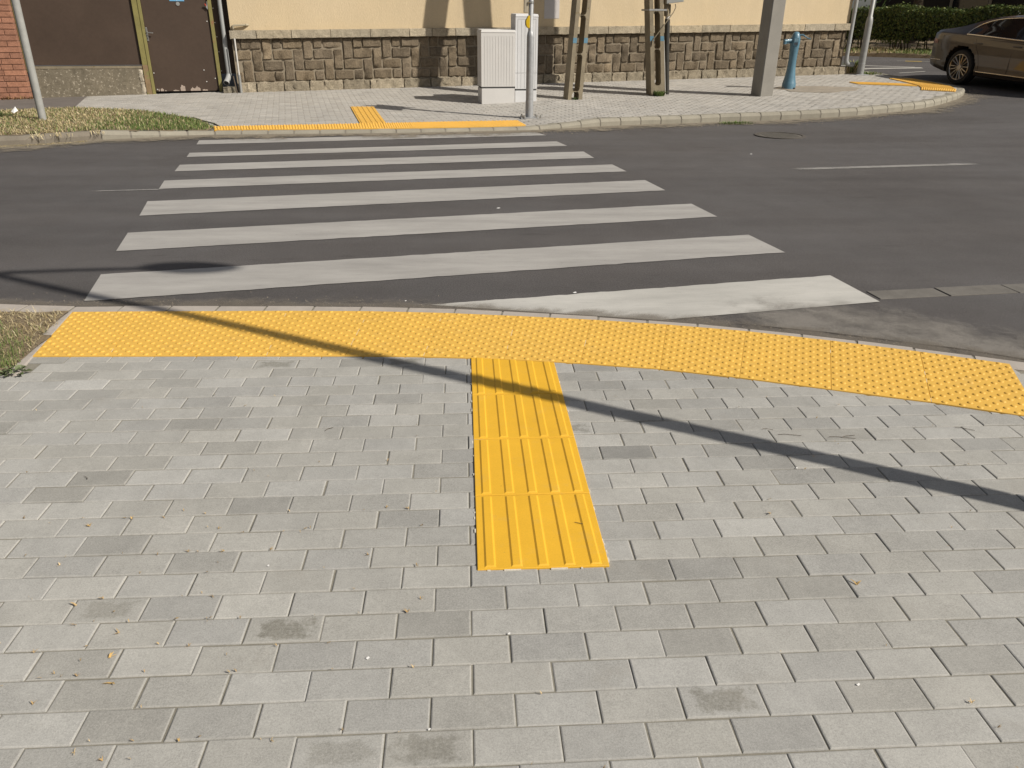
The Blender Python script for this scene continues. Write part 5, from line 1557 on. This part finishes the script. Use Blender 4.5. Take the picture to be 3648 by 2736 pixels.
vs, fs, mi = [], [], []
for sgn in (-1, 1):
    base = len(vs)
    for X, s_ in zip(Xs, secs):
        for yy, zz in s_:
            for wx in WH:
                r2 = math.hypot(X - wx, zz - WR)
                if r2 < .425 and yy > .5: yy = .60
            vs.append((X, sgn * yy, zz))
    for i in range(len(Xs) - 1):
        for j in range(ns_ - 1):
            a = base + i * ns_ + j; f = (a, a + 1, a + ns_ + 1, a + ns_)
            fs.append(f if sgn > 0 else f[::-1])
            c_ = [vs[k] for k in f]; cx_, cz_ = np.mean([q[0] for q in c_]), np.mean([q[2] for q in c_])
            ins = any(math.hypot(cx_ - wx, cz_ - WR) < .44 for wx in WH) and min(abs(q[1]) for q in c_) < .7 and max(abs(q[1]) for q in c_) > .55 and cz_ < .85
            mi.append(1 if ins or cz_ < zbot(cx_) + .004 else 0)
for i in (0, len(Xs) - 1):
    L_ = [i * ns_ + j for j in range(ns_)]; Rr = [len(Xs) * ns_ + i * ns_ + j for j in range(ns_)]
    fs.append(tuple(L_ + Rr[::-1])); mi.append(0)
mb.add(vs, fs, mi)
mb.build('body', [M['carpaint'], M['carwell']], car, smooth=32)
# side windows
WB = [(.0, 1.035), (.6, 1.02), (1.2, 1.0), (1.9, .985), (2.6, .965)]
WT = [(.0, 1.05), (.04, 1.13), (.12, 1.205), (.25, 1.27), (.45, 1.325), (.7, 1.365), (1.0, 1.388), (1.4, 1.396), (1.8, 1.385), (2.1, 1.345), (2.35, 1.22), (2.6, .975)]
def yb(X, z): return side_y(X, z)
for sgn in (-1, 1):
    mb = MB(TC)
    gx = np.linspace(.005, 2.59, 70); vs = []
    for X in gx:
        z0, z1 = I(X, *zip(*WB)), I(X, *zip(*WT))
        for k in range(7):
            z = z0 + (z1 - z0) * k / 6; vs.append((X, sgn * (yb(X, z) + .006), z))
    f = [(i * 7 + k, i * 7 + k + 1, (i + 1) * 7 + k + 1, (i + 1) * 7 + k) for i in range(69) for k in range(6)]
    mb.add(vs, [q if sgn > 0 else q[::-1] for q in f]); wdw = mb.build('side_window', M['carglass'], car, smooth=60)
    mb = MB(TC)
    loop = [(X, I(X, *zip(*WT))) for X in np.concatenate([[.0, .01, .02, .04, .07, .1, .15, .2], np.arange(.3, 2.6, .1), [2.6]])]
    mb.tube([(X, sgn * (yb(X, z) + .008), z + .006) for X, z in loop], .0125, 8)
    mb.tube([(X, sgn * (yb(X, I(X, *zip(*WB))) + .010), I(X, *zip(*WB)) - .004) for X in np.linspace(-.01, 2.6, 30)], .015, 8)
    mb.build('window_trim', M['chrome'], wdw, smooth=60)
    for xp in (.36, 1.30):
        mb = MB(TC)
        z0, z1 = I(xp, *zip(*WB)), I(xp, *zip(*WT)); q = []
        for k in range(6):
            z = z0 + (z1 - z0) * k / 5; xx = xp + (.12 if xp < 1 else -.02) * k / 5; q += [(xx - (.02 if xp < 1 else .045), sgn * (yb(xx, z) + .010), z), (xx + (.02 if xp < 1 else .045), sgn * (yb(xx, z) + .010), z)]
        f = [(2 * k, 2 * k + 1, 2 * k + 3, 2 * k + 2) for k in range(5)]; mb.add(q, f if sgn < 0 else [w_[::-1] for w_ in f]); mb.build('door_pillar', M['carblack'], wdw, smooth=60)
    mb = MB(TC)
    mb.tube([(X, sgn * (side_y(X, .315) + .004), .315) for X in np.linspace(.50, 2.62, 20)], .011, 8); mb.build('sill_trim', M['chrome'], car, smooth=60)
    mb = MB(TC); mb.tube([(X, sgn * (side_y(X, .47 + .02 * (X + .5)) + .003), .47 + .02 * (X + .5)) for X in np.linspace(-1.07, -.60, 12)], .009, 8); mb.build('bumper_trim', M['chrome'], car, smooth=60)
    for xh in (.28, 1.28):
        zz = .865
        mb = MB(TC); mb.tube([(X, sgn * (side_y(X, zz) + o_), zz) for X, o_ in ((xh, -.004), (xh + .02, .018), (xh + .11, .022), (xh + .20, .018), (xh + .22, -.004))], .013, 8); mb.build('door_handle', M['carpaint'], car, smooth=60)
    mb = MB(TC)
    gx = np.linspace(-1.10, -.80, 14); vs = []
    for X in gx:
        for k in range(4): z = .80 + .12 * k / 3 * (1 - .35 * (X + 1.1) / .3); vs.append((X, sgn * (side_y(X, z) + .005), z))
    f = [(i * 4 + k, i * 4 + k + 1, (i + 1) * 4 + k + 1, (i + 1) * 4 + k) for i in range(13) for k in range(3)]
    mb.add(vs, [q if sgn > 0 else q[::-1] for q in f]); mb.build('tail_light', M['tail'], car, smooth=60)
    # panel gaps
    for pl in ([(.30, .95), (.36, .8), (.46, .66), (.52, .45), (.53, .33)], [(1.30, .98), (1.30, .7), (1.28, .33)], [(2.42, .95), (2.45, .6), (2.42, .33)], [(-.66, .98), (-.68, .8), (-.62, .66)]):
        mb = MB(TC); mb.tube([(X, sgn * (side_y(X, z) + .0005), z) for X, z in pl], .0035, 6); mb.build('panel_gap', M['carblack'], car)
    mb = MB(TC)
    gx = np.linspace(3.62, 3.93, 12); vs = []
    for X in gx:
        for k in range(4): z = .60 + .10 * k / 3; vs.append((X, sgn * (side_y(X, z) + .006), z))
    f = [(i * 4 + k, i * 4 + k + 1, (i + 1) * 4 + k + 1, (i + 1) * 4 + k) for i in range(11) for k in range(3)]
    mb.add(vs, [q if sgn > 0 else q[::-1] for q in f]); mb.build('headlight', M['headlamp'], car, smooth=60)
# front and rear screens
for X0, X1 in ((-.52, .30), (2.12, 2.92)):
    mb = MB(TC)
    gx = np.linspace(X0, X1, 20); vs = []
    for X in gx:
        wr = wroof(X) * .80
        for k in range(11):
            yy = -wr + 2 * wr * k / 10; s_ = section(X); vs.append((X, yy, float(np.interp(abs(yy), s_[::-1, 0][:9], s_[::-1, 1][:9])) + .006))
    mb.add(vs, [(i * 11 + k, (i + 1) * 11 + k, (i + 1) * 11 + k + 1, i * 11 + k + 1) for i in range(19) for k in range(10)]); mb.build('rear_window' if X0 < 0 else 'windscreen', M['carglass'], car, smooth=60)
mb = MB(TC); mb.box(4.045, 4.062, -.34, .34, .42, .60); mb.build('grille', M['carblack'], car, bevel=.006)
mb = MB(TC); mb.box(-1.168, -1.14, -.26, .26, .60, .72); mb.build('number_plate', M['white'], car, bevel=.004)
for wx in WH:
    for sgn in (-1, 1):
        c0 = (wx, 0, WR)
        yo, yi = sgn * .935, sgn * .70
        mb = MB(TC)
        pr_ = [(.265, .925), (.285, .938), (.335, .930), (.355, .905), (.362, .87), (.362, .76), (.350, .715), (.27, .70)]
        vs, fs = [], []; n = 48
        for r_2, yy in pr_:
            for k in range(n): a = 2 * math.pi * k / n; vs.append((wx + r_2 * math.cos(a), sgn * yy, WR + r_2 * math.sin(a)))
        for i in range(len(pr_) - 1): fs += [(i * n + k, i * n + (k + 1) % n, (i + 1) * n + (k + 1) % n, (i + 1) * n + k) for k in range(n)]
        mb.add(vs, [f if sgn < 0 else f[::-1] for f in fs])
        wl = mb.build('wheel', M['tyre'], car, smooth=40)
        mb = MB(TC)
        pr_ = [(.268, .93), (.258, .935), (.246, .925), (.24, .86), (.235, .74)]
        vs, fs = [], []
        for r_2, yy in pr_:
            for k in range(n): a = 2 * math.pi * k / n; vs.append((wx + r_2 * math.cos(a), sgn * yy, WR + r_2 * math.sin(a)))
        for i in range(len(pr_) - 1): fs += [(i * n + k, i * n + (k + 1) % n, (i + 1) * n + (k + 1) % n, (i + 1) * n + k) for k in range(n)]
        mb.add(vs, [f if sgn < 0 else f[::-1] for f in fs])
        for k in range(15):
            a = 2 * math.pi * k / 15 + .1; da = (.05 if k % 2 else -.03)
            p0 = Vector((wx + .055 * math.cos(a), sgn * .895, WR + .055 * math.sin(a))); p1 = Vector((wx + .15 * math.cos(a + da * .5), sgn * .918, WR + .15 * math.sin(a + da * .5))); p2 = Vector((wx + .252 * math.cos(a + da), sgn * .922, WR + .252 * math.sin(a + da)))
            mb.tube([p0, p1, p2], [.013, .0105, .0125], 6)
        mb.tube([(wx, sgn * .87, WR), (wx, sgn * .915, WR)], [.07, .05], 20)
        mb.build('rim', M['rim'], wl, smooth=40)
        mb = MB(TC); mb.tube([(wx, sgn * .78, WR), (wx, sgn * .80, WR)], .2, 24); mb.build('brake_disc', M['iron'], wl)

# ------------------------------------------------------------------ unseen houses on the viewer's side, added for the car to reflect
def back_house(label, x0, x1, y0, y1, h):
    t = thing('house', label, 'house', ((x0 + x1) / 2, y1, 0), 'unseen houses added on the near side of the street')
    g = MB(); g.box(x0, x1, y0, y1, -.3, h); g.build('wall', M['housewall'], t)
    g = MB(); ym = (y0 + y1) / 2; g.add([(x0 - .4, y0 - .5, h - .05), (x1 + .4, y0 - .5, h - .05), (x1 + .4, ym, h + 2.4), (x0 - .4, ym, h + 2.4), (x1 + .4, y1 + .5, h - .05), (x0 - .4, y1 + .5, h - .05)], [(0, 1, 2, 3), (3, 2, 4, 5), (0, 3, 5), (1, 4, 2), (0, 5, 4, 1)]); g.build('roof', M['roof'], t)
    s = x0 + 1.2
    while s < x1 - 1.6:
        g = MB(); g.box(s, s + 1.2, y1 + .002, y1 + .06, 1.1, 2.6); f = g.build('window', M['white'], t)
        g = MB(); g.box(s + .08, s + 1.12, y1 + .061, y1 + .07, 1.18, 2.52); g.build('pane', M['glassdark'], f); s += 3.
back_house('unseen low cream house added behind the viewer for reflections, opposite the yellow house', -13, -1, -17, -9.5, 3.6)
back_house('unseen low cream house added behind the viewer for reflections, opposite the parked car', 1.5, 13, -17, -9.5, 3.4)
for o in list(bpy.data.objects):
    if '_o' in o: del o['_o']
